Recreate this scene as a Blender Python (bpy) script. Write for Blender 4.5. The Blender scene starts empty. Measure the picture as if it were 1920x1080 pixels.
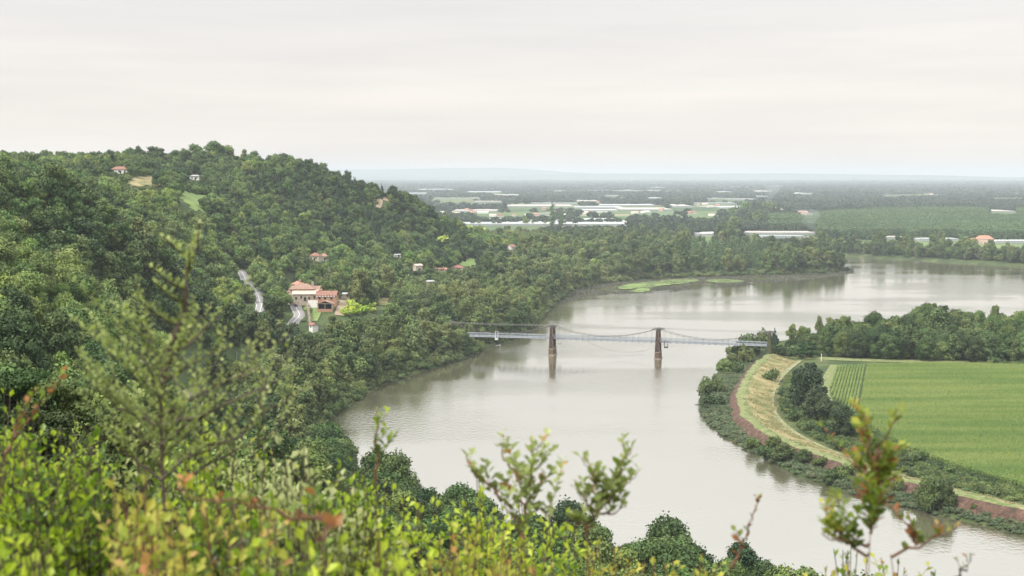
import bpy, math, random
import numpy as np
from mathutils import Vector, Matrix

RS = np.random.RandomState(7)
random.seed(7)
PI = math.pi
S = bpy.context.scene
C = S.collection
F = 2667.0
H = 105.0
TH = math.atan(212.0 / F)
CT, ST = math.cos(TH), math.sin(TH)

# ---------------------------------------------------------------- photo geometry -> ground plan
def ray(px, py):
    u = (px - 960.0) / F; v = (540.0 - py) / F
    return np.array([u, CT + v * ST, -ST + v * CT])
def gp(px, py, z=0.0):
    d = ray(px, py); t = (z - H) / d[2]
    return (d[0] * t, d[1] * t)
def atd(px, py, d):
    r = ray(px, py); t = d / r[1]
    return (r[0] * t, d, H + r[2] * t)
def project(x, y, z):
    r = z - H
    zc = y * CT - r * ST
    yc = y * ST + r * CT
    zc = np.where(np.abs(zc) < 1e-3, 1e-3, zc)
    return 960 + F * x / zc, 540 - F * yc / zc

# ---------------------------------------------------------------- polygons
def inpoly(X, Y, poly):
    X = np.asarray(X, float); Y = np.asarray(Y, float)
    ins = np.zeros(X.shape, bool)
    n = len(poly)
    for i in range(n):
        x1, y1 = poly[i]; x2, y2 = poly[(i + 1) % n]
        if y1 == y2: continue
        c = ((y1 > Y) != (y2 > Y)) & (X < (x2 - x1) * (Y - y1) / (y2 - y1) + x1)
        ins ^= c
    return ins
def segdist(X, Y, line, closed=False):
    X = np.asarray(X, float); Y = np.asarray(Y, float)
    D = np.full(X.shape, 1e12)
    n = len(line)
    for i in range(n if closed else n - 1):
        x1, y1 = line[i]; x2, y2 = line[(i + 1) % n]
        dx, dy = x2 - x1, y2 - y1
        L = dx * dx + dy * dy + 1e-9
        t = np.clip(((X - x1) * dx + (Y - y1) * dy) / L, 0, 1)
        D = np.minimum(D, (X - x1 - t * dx) ** 2 + (Y - y1 - t * dy) ** 2)
    return np.sqrt(D)
def smooth_line(pts, step=4.0, it=3, closed=False):
    P = [np.array(p, float) for p in pts]
    for _ in range(it):
        Q = [P[0]] if not closed else []
        n = len(P)
        for i in range(n if closed else n - 1):
            a, b = P[i], P[(i + 1) % n]
            Q += [a * .75 + b * .25, a * .25 + b * .75]
        if not closed: Q.append(P[-1])
        P = Q
    return [tuple(p) for p in P]
def resample(pts, step):
    P = np.array(pts, float)
    seg = np.sqrt(((P[1:] - P[:-1]) ** 2).sum(1)); s = np.concatenate([[0], np.cumsum(seg)])
    n = max(2, int(s[-1] / step))
    q = np.linspace(0, s[-1], n)
    return np.stack([np.interp(q, s, P[:, k]) for k in range(P.shape[1])], 1)

LEFT_BANK = [(1597,508),(1560,511),(1500,514),(1400,517),(1300,520),(1200,525),(1120,533),(1072,546),(1040,570),(1015,598),(990,622),(965,640),
             (910,648),(890,668),(800,694),(715,722),(665,752),(615,785),(590,825),(630,890),(740,960),(860,1015),
             (1000,1060),(1150,1105),(1300,1125),(1440,1145),(1600,1260),(2000,1500)]
RIGHT_BANK = [(2300,1110),(2050,1035),(1920,1004),(1800,975),(1650,942),(1500,895),(1390,838),(1325,795),(1312,755),
              (1335,710),(1385,668),(1430,648),(1480,637),(1600,631),(1920,628),(2400,628)]
FAR_BANK = [(2400,525),(2100,511),(1920,500),(1750,490),(1610,482),(1540,477),(1400,469),(1285,462),(1230,462),(1230,470),(1290,472),(1380,475),(1500,489),(1575,500)]
RIVER = smooth_line([gp(*p) for p in LEFT_BANK + RIGHT_BANK + FAR_BANK], it=2, closed=True)

# ---------------------------------------------------------------- terrain control points (pixel, pixel, depth, canopy height to subtract)
CP = []
for px, py, d, c in [
    (-120,312,1100,9),(0,313,1150,9),(60,315,1180,9),(150,309,1250,9),(230,303,1350,10),(370,287,1500,10),(450,292,1500,10),(530,297,1500,10),(565,300,1500,9),(600,326,1480,10),
    (660,353,1500,10),(720,370,1540,9),(760,368,1560,9),(800,388,1560,9),(850,420,1600,9),(900,440,1620,9),
    (225,326,1250,0),(280,344,1180,0),(370,388,1120,0),(340,370,1150,0),(440,350,1330,9),(500,370,1350,10),(600,400,1370,10),(560,440,1230,10),(500,450,1150,9),
    (650,450,1330,9),(700,440,1420,9),(800,440,1480,9),(780,460,1430,9),(600,484,1230,0),(743,482,1330,0),(782,506,1230,0),(830,508,1300,0),(858,506,1340,0),(880,494,1390,0),
    (958,472,1800,0),(725,372,1520,0),
    (-100,330,700,9),(0,345,620,9),(60,352,600,9),(130,372,600,9),(200,408,620,9),(270,468,650,9),(340,520,700,9),
    (100,318,950,9),(250,370,950,9),(330,420,960,9),(400,470,950,9),(430,500,960,8),
    (0,440,430,9),(0,560,330,9),(100,500,470,9),(200,560,490,9),(100,640,360,9),(250,620,520,9),(300,680,500,9),(50,600,340,9),
    (400,600,740,9),(420,560,820,9),(450,514,1070,0),(462,532,1020,0),(480,550,975,0),(489,580,925,0),
    (575,564,872,0),(610,584,850,0),(587,617,815,0),(555,604,840,0),(550,566,882,0),(655,560,885,0),(690,590,858,0),(630,560,880,0),(640,620,800,6),(500,640,790,6),
    (100,715,118,11),(0,700,110,11),(190,790,125,10),(-150,650,130,10),
]:
    x, y, z = atd(px, py, d); CP.append((x, y, z - c))
for px, py, z in [(300,752,13),(340,735,13),(420,700,13),(480,690,12),(560,670,11),(640,650,10),(450,812,12),(520,890,12),(640,950,12),(760,1010,11),(380,820,10),(900,1060,9)]:
    x, y = gp(px, py, z); CP.append((x, y, z))
for x, y, z in [(0,0,103.2),(-3,0,103.4),(3,0,103),(0,4,102.0),(0,12,98.5),(-12,12,99.5),(12,12,97.5),(0,40,86),(-30,40,90),(30,40,82),(0,90,66),(-30,90,76),(60,90,58),(0,160,44),(80,160,38),
                (-40,180,58),(0,240,24),(90,240,18),(150,240,15),(-60,300,38),(0,300,14),(60,300,9),(-100,260,60),(-80,-60,112),(80,-60,104),(0,-60,108),(200,100,40),(200,0,80),(-200,100,110),(-200,0,120),
                (-500,300,115),(-600,600,115),(-800,900,112),(-900,1200,110),
                (-900,2300,4),(-500,2200,6),(-200,2100,4),(-100,1950,5),(-60,1850,8),(-1300,1700,60),(-1000,1650,95),(-700,1750,80),(-450,1800,50),(-280,1850,25),(-140,1800,14)]:
    CP.append((x, y, z))
LB = [gp(*p) for p in LEFT_BANK]
for (x, y) in LB[6:-2]:
    CP.append((x - 14, y - 4 if y < 520 else y + 2, 4.0))
for px, py in [(1000,480),(1100,500),(1200,500),(1050,520),(950,520),(900,560),(850,600),(760,640),(1300,505),(1450,505)]:
    x, y = gp(px, py, 4); CP.append((x, y, 5.0))
CP = np.array(CP)

def tps_fit(P, reg):
    n = len(P); X = P[:, :2] / 500.0
    r2 = ((X[:, None] - X[None]) ** 2).sum(-1)
    K = 0.5 * r2 * np.log(r2 + 1e-12) + reg * np.eye(n)
    A = np.zeros((n + 3, n + 3)); A[:n, :n] = K; A[:n, n] = 1; A[:n, n + 1:] = X; A[n, :n] = 1; A[n + 1:, :n] = X.T
    b = np.concatenate([P[:, 2], [0, 0, 0]])
    return np.linalg.solve(A, b)
W = tps_fit(CP, 1e-3)
GX0, GX1, GY0, GY1, GS = -1600, 1200, -120, 2900, 5.0
gx = np.arange(GX0, GX1 + GS, GS); gy = np.arange(GY0, GY1 + GS, GS)
GXX, GYY = np.meshgrid(gx, gy)
def tps_eval(X, Y):
    X = X / 500.0; Y = Y / 500.0
    out = W[-3] + W[-2] * X + W[-1] * Y
    for (cx, cy, cz), w in zip(CP, W):
        r2 = (X - cx / 500) ** 2 + (Y - cy / 500) ** 2
        out = out + w * 0.5 * r2 * np.log(r2 + 1e-12)
    return out
HG = tps_eval(GXX, GYY)
LEFTLAND = [gp(*p) for p in LEFT_BANK[:-1]] + [(420, 250), (420, -200), (-1700, -200), (-1700, 2600), (-200, 2600)] + [gp(960, 462), gp(1100, 474), gp(1290, 476), gp(1400, 480), gp(1500, 492), gp(1575, 503)]
ll = inpoly(GXX, GYY, LEFTLAND)
ld = segdist(GXX, GYY, LEFTLAND, True)
def sstep(a, b, x):
    t = np.clip((x - a) / (b - a), 0, 1); return t * t * (3 - 2 * t)
# plain beyond y 2100, gentle
HG = np.clip(HG, 4.0, 200.0)
HG = 4.0 + (HG - 4.0) * (1 - sstep(1950, 2500, GYY + 0.25 * GXX * (GXX < 0)))
HG = HG + (np.sin(GXX/23+1.3)*np.cos(GYY/27) * 1.3 + (np.sin(GXX/61+4.3)*np.cos(GYY/71-2.1) + .5*np.sin((GXX*.6+GYY*.8)/32+3)) * 3.2) * np.clip((HG - 12) / 45, 0, 1) * sstep(250, 420, GYY)
HG = np.where(ll, 4.0 + (HG - 4.0) * sstep(0, 25, ld), np.where(GYY < 1050, 2.0, 3.2))
def hraw(X, Y):
    X = np.asarray(X, float); Y = np.asarray(Y, float)
    fx = np.clip((X - GX0) / GS, 0, len(gx) - 1.001); fy = np.clip((Y - GY0) / GS, 0, len(gy) - 1.001)
    ix = fx.astype(int); iy = fy.astype(int); tx = fx - ix; ty = fy - iy
    v = (HG[iy, ix] * (1 - tx) + HG[iy, ix + 1] * tx) * (1 - ty) + (HG[iy + 1, ix] * (1 - tx) + HG[iy + 1, ix + 1] * tx) * ty
    out = (X < GX0) | (X > GX1) | (Y > GY1)
    return np.where(out & ~((X < GX0) & (Y < 1800)), 4.0, v)
def wob(X, Y, s, k=0):
    return (np.sin(X / s + 1.3 + k) * np.cos(Y / s * 1.17 - .7 * k) + np.sin((X * .6 + Y * .8) / s * 1.9 + k) * .5 + np.sin((X * .9 - Y * .5) / s * 3.1 + 2 * k) * .25)
def height(X, Y, river=True):
    X = np.asarray(X, float); Y = np.asarray(Y, float)
    h = hraw(X, Y)
    if river:
        sd = segdist(X, Y, RIVER, True)
        ins = inpoly(X, Y, RIVER)
        sd = np.where(ins, -sd, sd) + wob(X, Y, 9, 2) * .8
        h = np.where(sd < 0, np.maximum(-2.5, sd * .4), np.minimum(h, .2 + sd * .35))
    return h
def hz(x, y): return float(height(np.array([x]), np.array([y]))[0])
_T = np.concatenate([np.arange(1, 60, 1.), np.arange(60, 3200, 3.)])
def hit(px, py):
    d = ray(px, py)
    xs = d[0] / d[1] * _T; zs = H + d[2] / d[1] * _T
    hh = hraw(xs, _T)
    k = np.argmax(zs < hh)
    if zs[k] >= hh[k]:
        x, y = gp(px, py, 4.0); return (x, y, 4.0)
    return (float(xs[k]), float(_T[k]), float(hh[k]))

# ---------------------------------------------------------------- object helpers
def link(o): C.objects.link(o); return o
def tagp(o, label, cat, group=None, kind=None):
    o['label'] = label; o['category'] = cat
    if group: o['group'] = group
    if kind: o['kind'] = kind
    return o
def thing(name, label, cat, loc=(0, 0, 0), rz=0.0, group=None):
    o = bpy.data.objects.new(name, None); link(o); o.empty_display_size = .2
    o.location = loc; o.rotation_euler = (0, 0, rz)
    return tagp(o, label, cat, group)
def mesh_np(name, V, Q, mats, midx=None, tint=None, smooth=False):
    me = bpy.data.meshes.new(name)
    me.from_pydata(np.asarray(V, float).tolist(), [], [list(map(int, q)) for q in Q])
    for m in (mats if isinstance(mats, (list, tuple)) else [mats]): me.materials.append(m)
    if midx is not None: me.polygons.foreach_set('material_index', np.asarray(midx, np.int32))
    if tint is not None:
        a = me.attributes.new('tint', 'FLOAT', 'FACE'); a.data.foreach_set('value', np.asarray(tint, np.float32))
    if smooth: me.polygons.foreach_set('use_smooth', [True] * len(me.polygons))
    me.update()
    return me
def obj(name, me, parent=None):
    o = bpy.data.objects.new(name, me); link(o)
    if parent is not None: o.parent = parent
    return o
class MB:
    def __init__(s): s.v = []; s.f = []; s.m = []
    def add(s, V, Fc, m=0):
        n = len(s.v); s.v += [tuple(map(float, v)) for v in V]; s.f += [tuple(n + i for i in f) for f in Fc]; s.m += [m] * len(Fc)
        return s
    def box(s, x0, x1, y0, y1, z0, z1, m=0):
        return s.add([(x0,y0,z0),(x1,y0,z0),(x1,y1,z0),(x0,y1,z0),(x0,y0,z1),(x1,y0,z1),(x1,y1,z1),(x0,y1,z1)],
                     [(0,3,2,1),(4,5,6,7),(0,1,5,4),(1,2,6,5),(2,3,7,6),(3,0,4,7)], m)
    def frus(s, cx, cy, z0, z1, ax, ay, bx, by, m=0):
        return s.add([(cx-ax,cy-ay,z0),(cx+ax,cy-ay,z0),(cx+ax,cy+ay,z0),(cx-ax,cy+ay,z0),(cx-bx,cy-by,z1),(cx+bx,cy-by,z1),(cx+bx,cy+by,z1),(cx-bx,cy+by,z1)],
                     [(0,3,2,1),(4,5,6,7),(0,1,5,4),(1,2,6,5),(2,3,7,6),(3,0,4,7)], m)
    def tube(s, pts, r, n=6, m=0, r1=None):
        pts = [Vector(p) for p in pts]; N = len(pts); V = []; Fc = []
        for i, p in enumerate(pts):
            t = (pts[min(i + 1, N - 1)] - pts[max(i - 1, 0)])
            if t.length < 1e-9: t = Vector((0, 0, 1))
            t.normalize()
            a = t.cross(Vector((0, 0, 1)) if abs(t.z) < .9 else Vector((1, 0, 0))).normalized(); b = t.cross(a)
            rr = r if r1 is None else r + (r1 - r) * i / max(1, N - 1)
            for k in range(n):
                V.append(p + a * (rr * math.cos(2 * PI * k / n)) + b * (rr * math.sin(2 * PI * k / n)))
        for i in range(N - 1):
            for k in range(n):
                Fc.append((i * n + k, i * n + (k + 1) % n, (i + 1) * n + (k + 1) % n, (i + 1) * n + k))
        Fc.append(tuple(range(n))[::-1]); Fc.append(tuple((N - 1) * n + k for k in range(n)))
        return s.add(V, Fc, m)
    def build(s, name, mats, parent=None, smooth=False):
        return obj(name, mesh_np(name, s.v, s.f, mats, s.m, smooth=smooth), parent)

# ---------------------------------------------------------------- materials
def nt(name):
    m = bpy.data.materials.new(name); m.use_nodes = True
    n = m.node_tree; n.nodes.clear()
    return m, n, n.nodes, n.links
def N(nodes, t, **kw):
    x = nodes.new(t)
    for k, v in kw.items():
        if k in x.inputs: x.inputs[k].default_value = v
        else: setattr(x, k, v)
    return x
def ramp(nodes, cols, interp='LINEAR'):
    r = nodes.new('ShaderNodeValToRGB'); e = r.color_ramp.elements
    r.color_ramp.interpolation = interp
    while len(e) < len(cols): e.new(.5)
    for i, (p, c) in enumerate(cols):
        e[i].position = p; e[i].color = (*c, 1)
    return r
def mat_noise(name, cols, scale=1.0, rough=.8, detail=6, bump=0.0, obj_space=True, spec=.3, stretch=None, bscale=None):
    m, t, n, l = nt(name)
    tc = N(n, 'ShaderNodeTexCoord'); mp = N(n, 'ShaderNodeMapping')
    if stretch: mp.inputs['Scale'].default_value = stretch
    l.new(tc.outputs['Object'], mp.inputs['Vector'])
    ns = N(n, 'ShaderNodeTexNoise', Scale=scale, Detail=detail, Roughness=.65)
    l.new(mp.outputs[0], ns.inputs['Vector'])
    r = ramp(n, cols); l.new(ns.outputs['Fac'], r.inputs[0])
    b = N(n, 'ShaderNodeBsdfPrincipled', Roughness=rough); b.inputs['Specular IOR Level'].default_value = spec
    l.new(r.outputs[0], b.inputs['Base Color'])
    if bump:
        n2 = N(n, 'ShaderNodeTexNoise', Scale=bscale or scale * 3, Detail=5.0); l.new(mp.outputs[0], n2.inputs['Vector'])
        bp = N(n, 'ShaderNodeBump', Strength=bump, Distance=.3); l.new(n2.outputs['Fac'], bp.inputs['Height']); l.new(bp.outputs[0], b.inputs['Normal'])
    o = N(n, 'ShaderNodeOutputMaterial'); l.new(b.outputs[0], o.inputs[0])
    return m
def foliage(name, cols, patch=.006, rnd=.45, tnt=.35, pat=.45, transl=0.0, rough=.65, hue=.045, stretch=None):
    """cols: list of colours dark->light; mixed by random per plant, leaf tint and a broad patchiness of the wood"""
    m, t, n, l = nt(name)
    oi = N(n, 'ShaderNodeObjectInfo'); at = N(n, 'ShaderNodeAttribute', attribute_name='tint')
    ge = N(n, 'ShaderNodeNewGeometry')
    ns = N(n, 'ShaderNodeTexNoise', Scale=patch, Detail=3.0)
    if stretch:
        mp = N(n, 'ShaderNodeMapping'); mp.inputs['Scale'].default_value = stretch; l.new(ge.outputs['Position'], mp.inputs['Vector']); l.new(mp.outputs[0], ns.inputs['Vector'])
    else: l.new(ge.outputs['Position'], ns.inputs['Vector'])
    def mul(a, k):
        x = N(n, 'ShaderNodeMath', operation='MULTIPLY'); l.new(a, x.inputs[0]); x.inputs[1].default_value = k; return x.outputs[0]
    def add(a, b):
        x = N(n, 'ShaderNodeMath', operation='ADD'); l.new(a, x.inputs[0])
        if isinstance(b, float): x.inputs[1].default_value = b
        else: l.new(b, x.inputs[1])
        return x.outputs[0]
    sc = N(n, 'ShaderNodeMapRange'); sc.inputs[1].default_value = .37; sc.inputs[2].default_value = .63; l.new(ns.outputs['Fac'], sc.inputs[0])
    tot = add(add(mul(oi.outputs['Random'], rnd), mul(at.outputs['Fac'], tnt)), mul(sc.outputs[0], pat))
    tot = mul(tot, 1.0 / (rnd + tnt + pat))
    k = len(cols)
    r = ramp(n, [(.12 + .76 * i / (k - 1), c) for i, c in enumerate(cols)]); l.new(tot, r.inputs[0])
    b = N(n, 'ShaderNodeBsdfPrincipled', Roughness=rough); b.inputs['Specular IOR Level'].default_value = .25
    # species differ in hue from plant to plant
    fr = N(n, 'ShaderNodeMath', operation='FRACT'); l.new(mul(oi.outputs['Random'], 13.7), fr.inputs[0])
    hv = N(n, 'ShaderNodeMapRange'); hv.inputs[3].default_value = .5 - hue * .45; hv.inputs[4].default_value = .5 + hue * .55; l.new(fr.outputs[0], hv.inputs[0])
    fr2 = N(n, 'ShaderNodeMath', operation='FRACT'); l.new(mul(oi.outputs['Random'], 41.3), fr2.inputs[0])
    sv = N(n, 'ShaderNodeMapRange'); sv.inputs[3].default_value = .90 if hue else 1.0; sv.inputs[4].default_value = 1.0; l.new(fr2.outputs[0], sv.inputs[0])
    h0 = N(n, 'ShaderNodeHueSaturation'); l.new(hv.outputs[0], h0.inputs['Hue']); l.new(sv.outputs[0], h0.inputs['Saturation']); l.new(r.outputs[0], h0.inputs['Color'])
    r = h0
    l.new(r.outputs[0], b.inputs['Base Color'])
    o = N(n, 'ShaderNodeOutputMaterial')
    if transl > 0:
        tr = N(n, 'ShaderNodeBsdfTranslucent'); br = N(n, 'ShaderNodeBrightContrast'); 
        hs = N(n, 'ShaderNodeHueSaturation'); hs.inputs['Value'].default_value = 1.5; l.new(r.outputs[0], hs.inputs['Color'])
        l.new(hs.outputs[0], tr.inputs[0])
        mx = N(n, 'ShaderNodeMixShader'); mx.inputs[0].default_value = transl
        l.new(b.outputs[0], mx.inputs[1]); l.new(tr.outputs[0], mx.inputs[2]); l.new(mx.outputs[0], o.inputs[0])
    else: l.new(b.outputs[0], o.inputs[0])
    return m

FOL_WOOD = foliage('wood_leaves', [(.022,.046,.015),(.054,.096,.023),(.115,.176,.037),(.215,.285,.055)])
FOL_HILL = foliage('hill_leaves', [(.026,.056,.017),(.066,.118,.026),(.135,.205,.040),(.250,.320,.060)], patch=.0075, rnd=.5, pat=.75)
FOL_DARK = foliage('dark_leaves', [(.020,.038,.020),(.036,.064,.028),(.065,.100,.038)])
FOL_BANK = foliage('bank_leaves', [(.030,.054,.018),(.070,.108,.030),(.135,.178,.048),(.225,.262,.078)], rnd=.6)
FOL_PLAIN = foliage('plain_leaves', [(.018,.036,.018),(.036,.064,.026),(.065,.105,.036)], patch=.002)
FOL_POP = foliage('plantation_leaves', [(.060,.105,.036),(.085,.145,.045),(.115,.185,.058)], patch=.003)
FOL_LIME = foliage('lime_leaves', [(.18,.27,.03),(.30,.40,.04),(.46,.52,.06)])
FOL_PINE = foliage('pine_needles', [(.022,.040,.010),(.045,.075,.014),(.085,.120,.022)])
FOL_CORN = foliage('maize_leaves', [(.110,.190,.040),(.165,.250,.050),(.28,.330,.09)], patch=.09, rnd=.25, tnt=.35, pat=.42, hue=.02, stretch=(.12, 1.0, 1.0))
FOL_REED = foliage('reed_leaves', [(.060,.090,.040),(.11,.145,.065),(.18,.21,.11)])
BARK = mat_noise('bark', [(.3, (.05,.04,.03)), (.7, (.14,.11,.085))], 3, .9)

# ---------------------------------------------------------------- tree meshes
def ico(sub=1):
    t = (1 + 5 ** .5) / 2
    v = np.array([(-1,t,0),(1,t,0),(-1,-t,0),(1,-t,0),(0,-1,t),(0,1,t),(0,-1,-t),(0,1,-t),(t,0,-1),(t,0,1),(-t,0,-1),(-t,0,1)], float)
    v /= np.linalg.norm(v, axis=1)[:, None]
    f = [(0,11,5),(0,5,1),(0,1,7),(0,7,10),(0,10,11),(1,5,9),(5,11,4),(11,10,2),(10,7,6),(7,1,8),(3,9,4),(3,4,2),(3,2,6),(3,6,8),(3,8,9),(4,9,5),(2,4,11),(6,2,10),(8,6,7),(9,8,1)]
    v = list(map(tuple, v))
    for _ in range(sub):
        c = {}; nf = []
        def mid(a, b):
            k = (min(a, b), max(a, b))
            if k not in c:
                p = np.array(v[a]) + np.array(v[b]); p /= np.linalg.norm(p); v.append(tuple(p)); c[k] = len(v) - 1
            return c[k]
        for a, b, d in f:
            x, y, z = mid(a, b), mid(b, d), mid(d, a); nf += [(a, x, z), (b, y, x), (d, z, y), (x, y, z)]
        f = nf
    return np.array(v), f
ICO1 = ico(1); ICO0 = ico(0)
def rdirs(n, rs):
    d = rs.normal(size=(n, 3)); return d / np.linalg.norm(d, axis=1)[:, None]
def leafquads(P, Nn, size, rs, aspect=1.0):
    """one small quad per point, facing Nn"""
    n = len(P); Nn = Nn / np.linalg.norm(Nn, axis=1)[:, None]
    r = rdirs(n, rs); A = np.cross(Nn, r); A /= np.linalg.norm(A, axis=1)[:, None] + 1e-9; B = np.cross(Nn, A)
    s = np.asarray(size)[:, None] * .5
    A = A * s; B = B * s * aspect
    V = np.stack([P - A - B * .6, P + A * .8 - B, P + A * .9 + B * .7, P - A * .7 + B], 1).reshape(-1, 3)
    Q = np.arange(4 * n).reshape(-1, 4)
    return V, Q
def crown_mesh(name, mat, blobs, nleaf, leaf, seed, core=.6, tilt=.6, sub=1, core_tint=.35, down=.15):
    """blobs: list of (x,y,z,rx,rz)"""
    rs = np.random.RandomState(seed)
    V = []; Q = []; T = []; n0 = 0
    B = np.array(blobs)
    base, bf = ICO1 if sub else ICO0
    area = B[:, 3] ** 2; cnt = np.maximum(6, (nleaf * area / area.sum())).astype(int)
    for i, (x, y, z, r, rz) in enumerate(B):
        bt = rs.rand()
        if core > 0:
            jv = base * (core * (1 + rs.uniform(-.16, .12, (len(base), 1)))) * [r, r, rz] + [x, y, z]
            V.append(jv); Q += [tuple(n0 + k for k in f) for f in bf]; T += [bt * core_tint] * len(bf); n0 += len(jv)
        d = rdirs(cnt[i], rs); d = d[d[:, 2] > -.75 - down]
        rad = rs.uniform(.72, 1.12, (len(d), 1)) * np.where(rs.rand(len(d), 1) < .2, 1.3, 1)
        P = d * rad * [r, r, rz] + [x, y, z]
        keep = np.ones(len(P), bool)
        for j, (a, b, c, q, qz) in enumerate(B):
            if j == i: continue
            e = (((P - [a, b, c]) / [q, q, qz]) ** 2).sum(1); keep &= e > .5
        P = P[keep]; d = d[keep]
        if not len(P): continue
        Nn = d + rs.normal(size=P.shape) * tilt
        lv, lq = leafquads(P, Nn, leaf * rs.uniform(.55, 1.35, len(P)), rs)
        V.append(lv); Q += [tuple(k) for k in (lq + n0)]; n0 += len(lv)
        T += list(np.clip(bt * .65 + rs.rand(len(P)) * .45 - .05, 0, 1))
    return mesh_np(name, np.concatenate(V), Q, mat, tint=T)
def broad_blobs(seed, w, z0, h, nb, lean=0.0, narrow=1.0):
    rs = np.random.RandomState(seed); out = []
    R = w / 2
    for i in range(nb):
        t = (i + .5) / nb
        zz = rs.beta(1.3, 1.1)
        prof = math.sin(PI * min(1, .18 + zz * .80)) ** .6 * narrow
        a = rs.rand() * 2 * PI; rr = R * prof * rs.uniform(.25, .92)
        br = R * rs.uniform(.20, .42)
        out.append((rr * math.cos(a), rr * math.sin(a), z0 + br * .7 + zz * (h - 1.3 * br), br, br * rs.uniform(.75, 1.05)))
    out.append((0, 0, z0 + h * .46, R * .45, h * .34))
    return out
def trunk_mesh(name, h, r, seed, limbs=5, topf=.75):
    rs = np.random.RandomState(seed); mb = MB()
    pts = [(rs.uniform(-.1, .1) * k * .5, rs.uniform(-.1, .1) * k * .5, h * topf * k / 5 - (.6 if k == 0 else 0)) for k in range(6)]
    mb.tube(pts, r, 7, r1=r * .35)
    for i in range(limbs):
        a = rs.rand() * 2 * PI; z = h * rs.uniform(.25, .55); L = h * rs.uniform(.18, .3)
        mb.tube([(0, 0, z), (math.cos(a) * L * .5, math.sin(a) * L * .5, z + L * .45), (math.cos(a) * L, math.sin(a) * L, z + L)], r * .4, 5, r1=r * .12)
    return mesh_np(name, mb.v, mb.f, BARK)

SRC = bpy.data.collections.new('tree_sources')      # meshes for the mass woods, never linked to the scene
def src(me, coll):
    o = bpy.data.objects.new(me.name, me); coll.objects.link(o); return o
def newcoll(n): return bpy.data.collections.new(n)
KIND = {}
def register(kind, mat, defs, trunkdef, nleaf, leaf, **kw):
    coll = newcoll('src_' + kind); L = []
    for i, blobs in enumerate(defs):
        me = crown_mesh('crown_%s_%d' % (kind, i), mat, blobs, nleaf, leaf, 100 + i * 7 + len(KIND) * 31, **kw)
        src(me, coll)
        tm = trunk_mesh('trunk_%s_%d' % (kind, i), *trunkdef, seed=i) if trunkdef else None
        L.append((me, tm))
    KIND[kind] = (L, coll)
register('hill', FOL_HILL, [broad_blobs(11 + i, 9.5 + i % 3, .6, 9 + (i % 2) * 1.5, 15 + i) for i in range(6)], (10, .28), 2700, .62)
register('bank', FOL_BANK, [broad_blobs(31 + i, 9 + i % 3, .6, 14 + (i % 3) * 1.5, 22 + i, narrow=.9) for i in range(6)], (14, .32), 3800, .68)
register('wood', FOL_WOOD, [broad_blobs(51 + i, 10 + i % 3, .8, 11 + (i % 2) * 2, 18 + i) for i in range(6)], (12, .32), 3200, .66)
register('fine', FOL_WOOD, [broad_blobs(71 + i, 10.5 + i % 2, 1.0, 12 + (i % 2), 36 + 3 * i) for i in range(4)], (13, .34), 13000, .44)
def conif_blobs(seed, w, h):
    rs = np.random.RandomState(seed); out = []
    for k in range(11):
        t = k / 10; R = w / 2 * (1 - t) ** .8 + .25
        n = 4 if t < .6 else (2 if t < .9 else 1)
        for j in range(n):
            a = rs.rand() * 6.28; q = R * .5 * (n > 1)
            out.append((q * math.cos(a), q * math.sin(a), .8 + t * (h - 1.2), R * .55, R * .4 + .35))
    return out
register('conifer', FOL_DARK, [conif_blobs(91 + i, 6.0 + i * .5, 12 + i) for i in range(3)], (12, .22), 2000, .6)
register('bush', FOL_BANK, [[(x * 1.1, y * 1.1, z * .8 + .9, r, r * .9) for x, y, z, r in np.random.RandomState(120 + i).uniform([-1.3, -1.3, 0, .7], [1.3, 1.3, 1.3, 1.2], (8, 4))] for i in range(4)], None, 900, .36)
register('reed', FOL_REED, [[(x * 1.2, y * 1.2, z * .6 + .6, r, r * .9) for x, y, z, r in np.random.RandomState(170 + i).uniform([-1.4, -1.4, 0, .5], [1.4, 1.4, 1.2, .9], (10, 4))] for i in range(4)], None, 1100, .34)
register('plain', FOL_PLAIN, [broad_blobs(131 + i, 12, 0, 11, 9) for i in range(4)], None, 320, 1.9, sub=0)
register('poplar', FOL_POP, [[(np.sin(i * 3 + k) * .8, np.cos(i * 2 + k * 2.3) * .8, 1.5 + k * 3.2, 2.9 - .25 * abs(k - 2), 2.6) for k in range(7)] for i in range(3)], (22, .25), 420, 1.3, sub=0)

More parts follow.
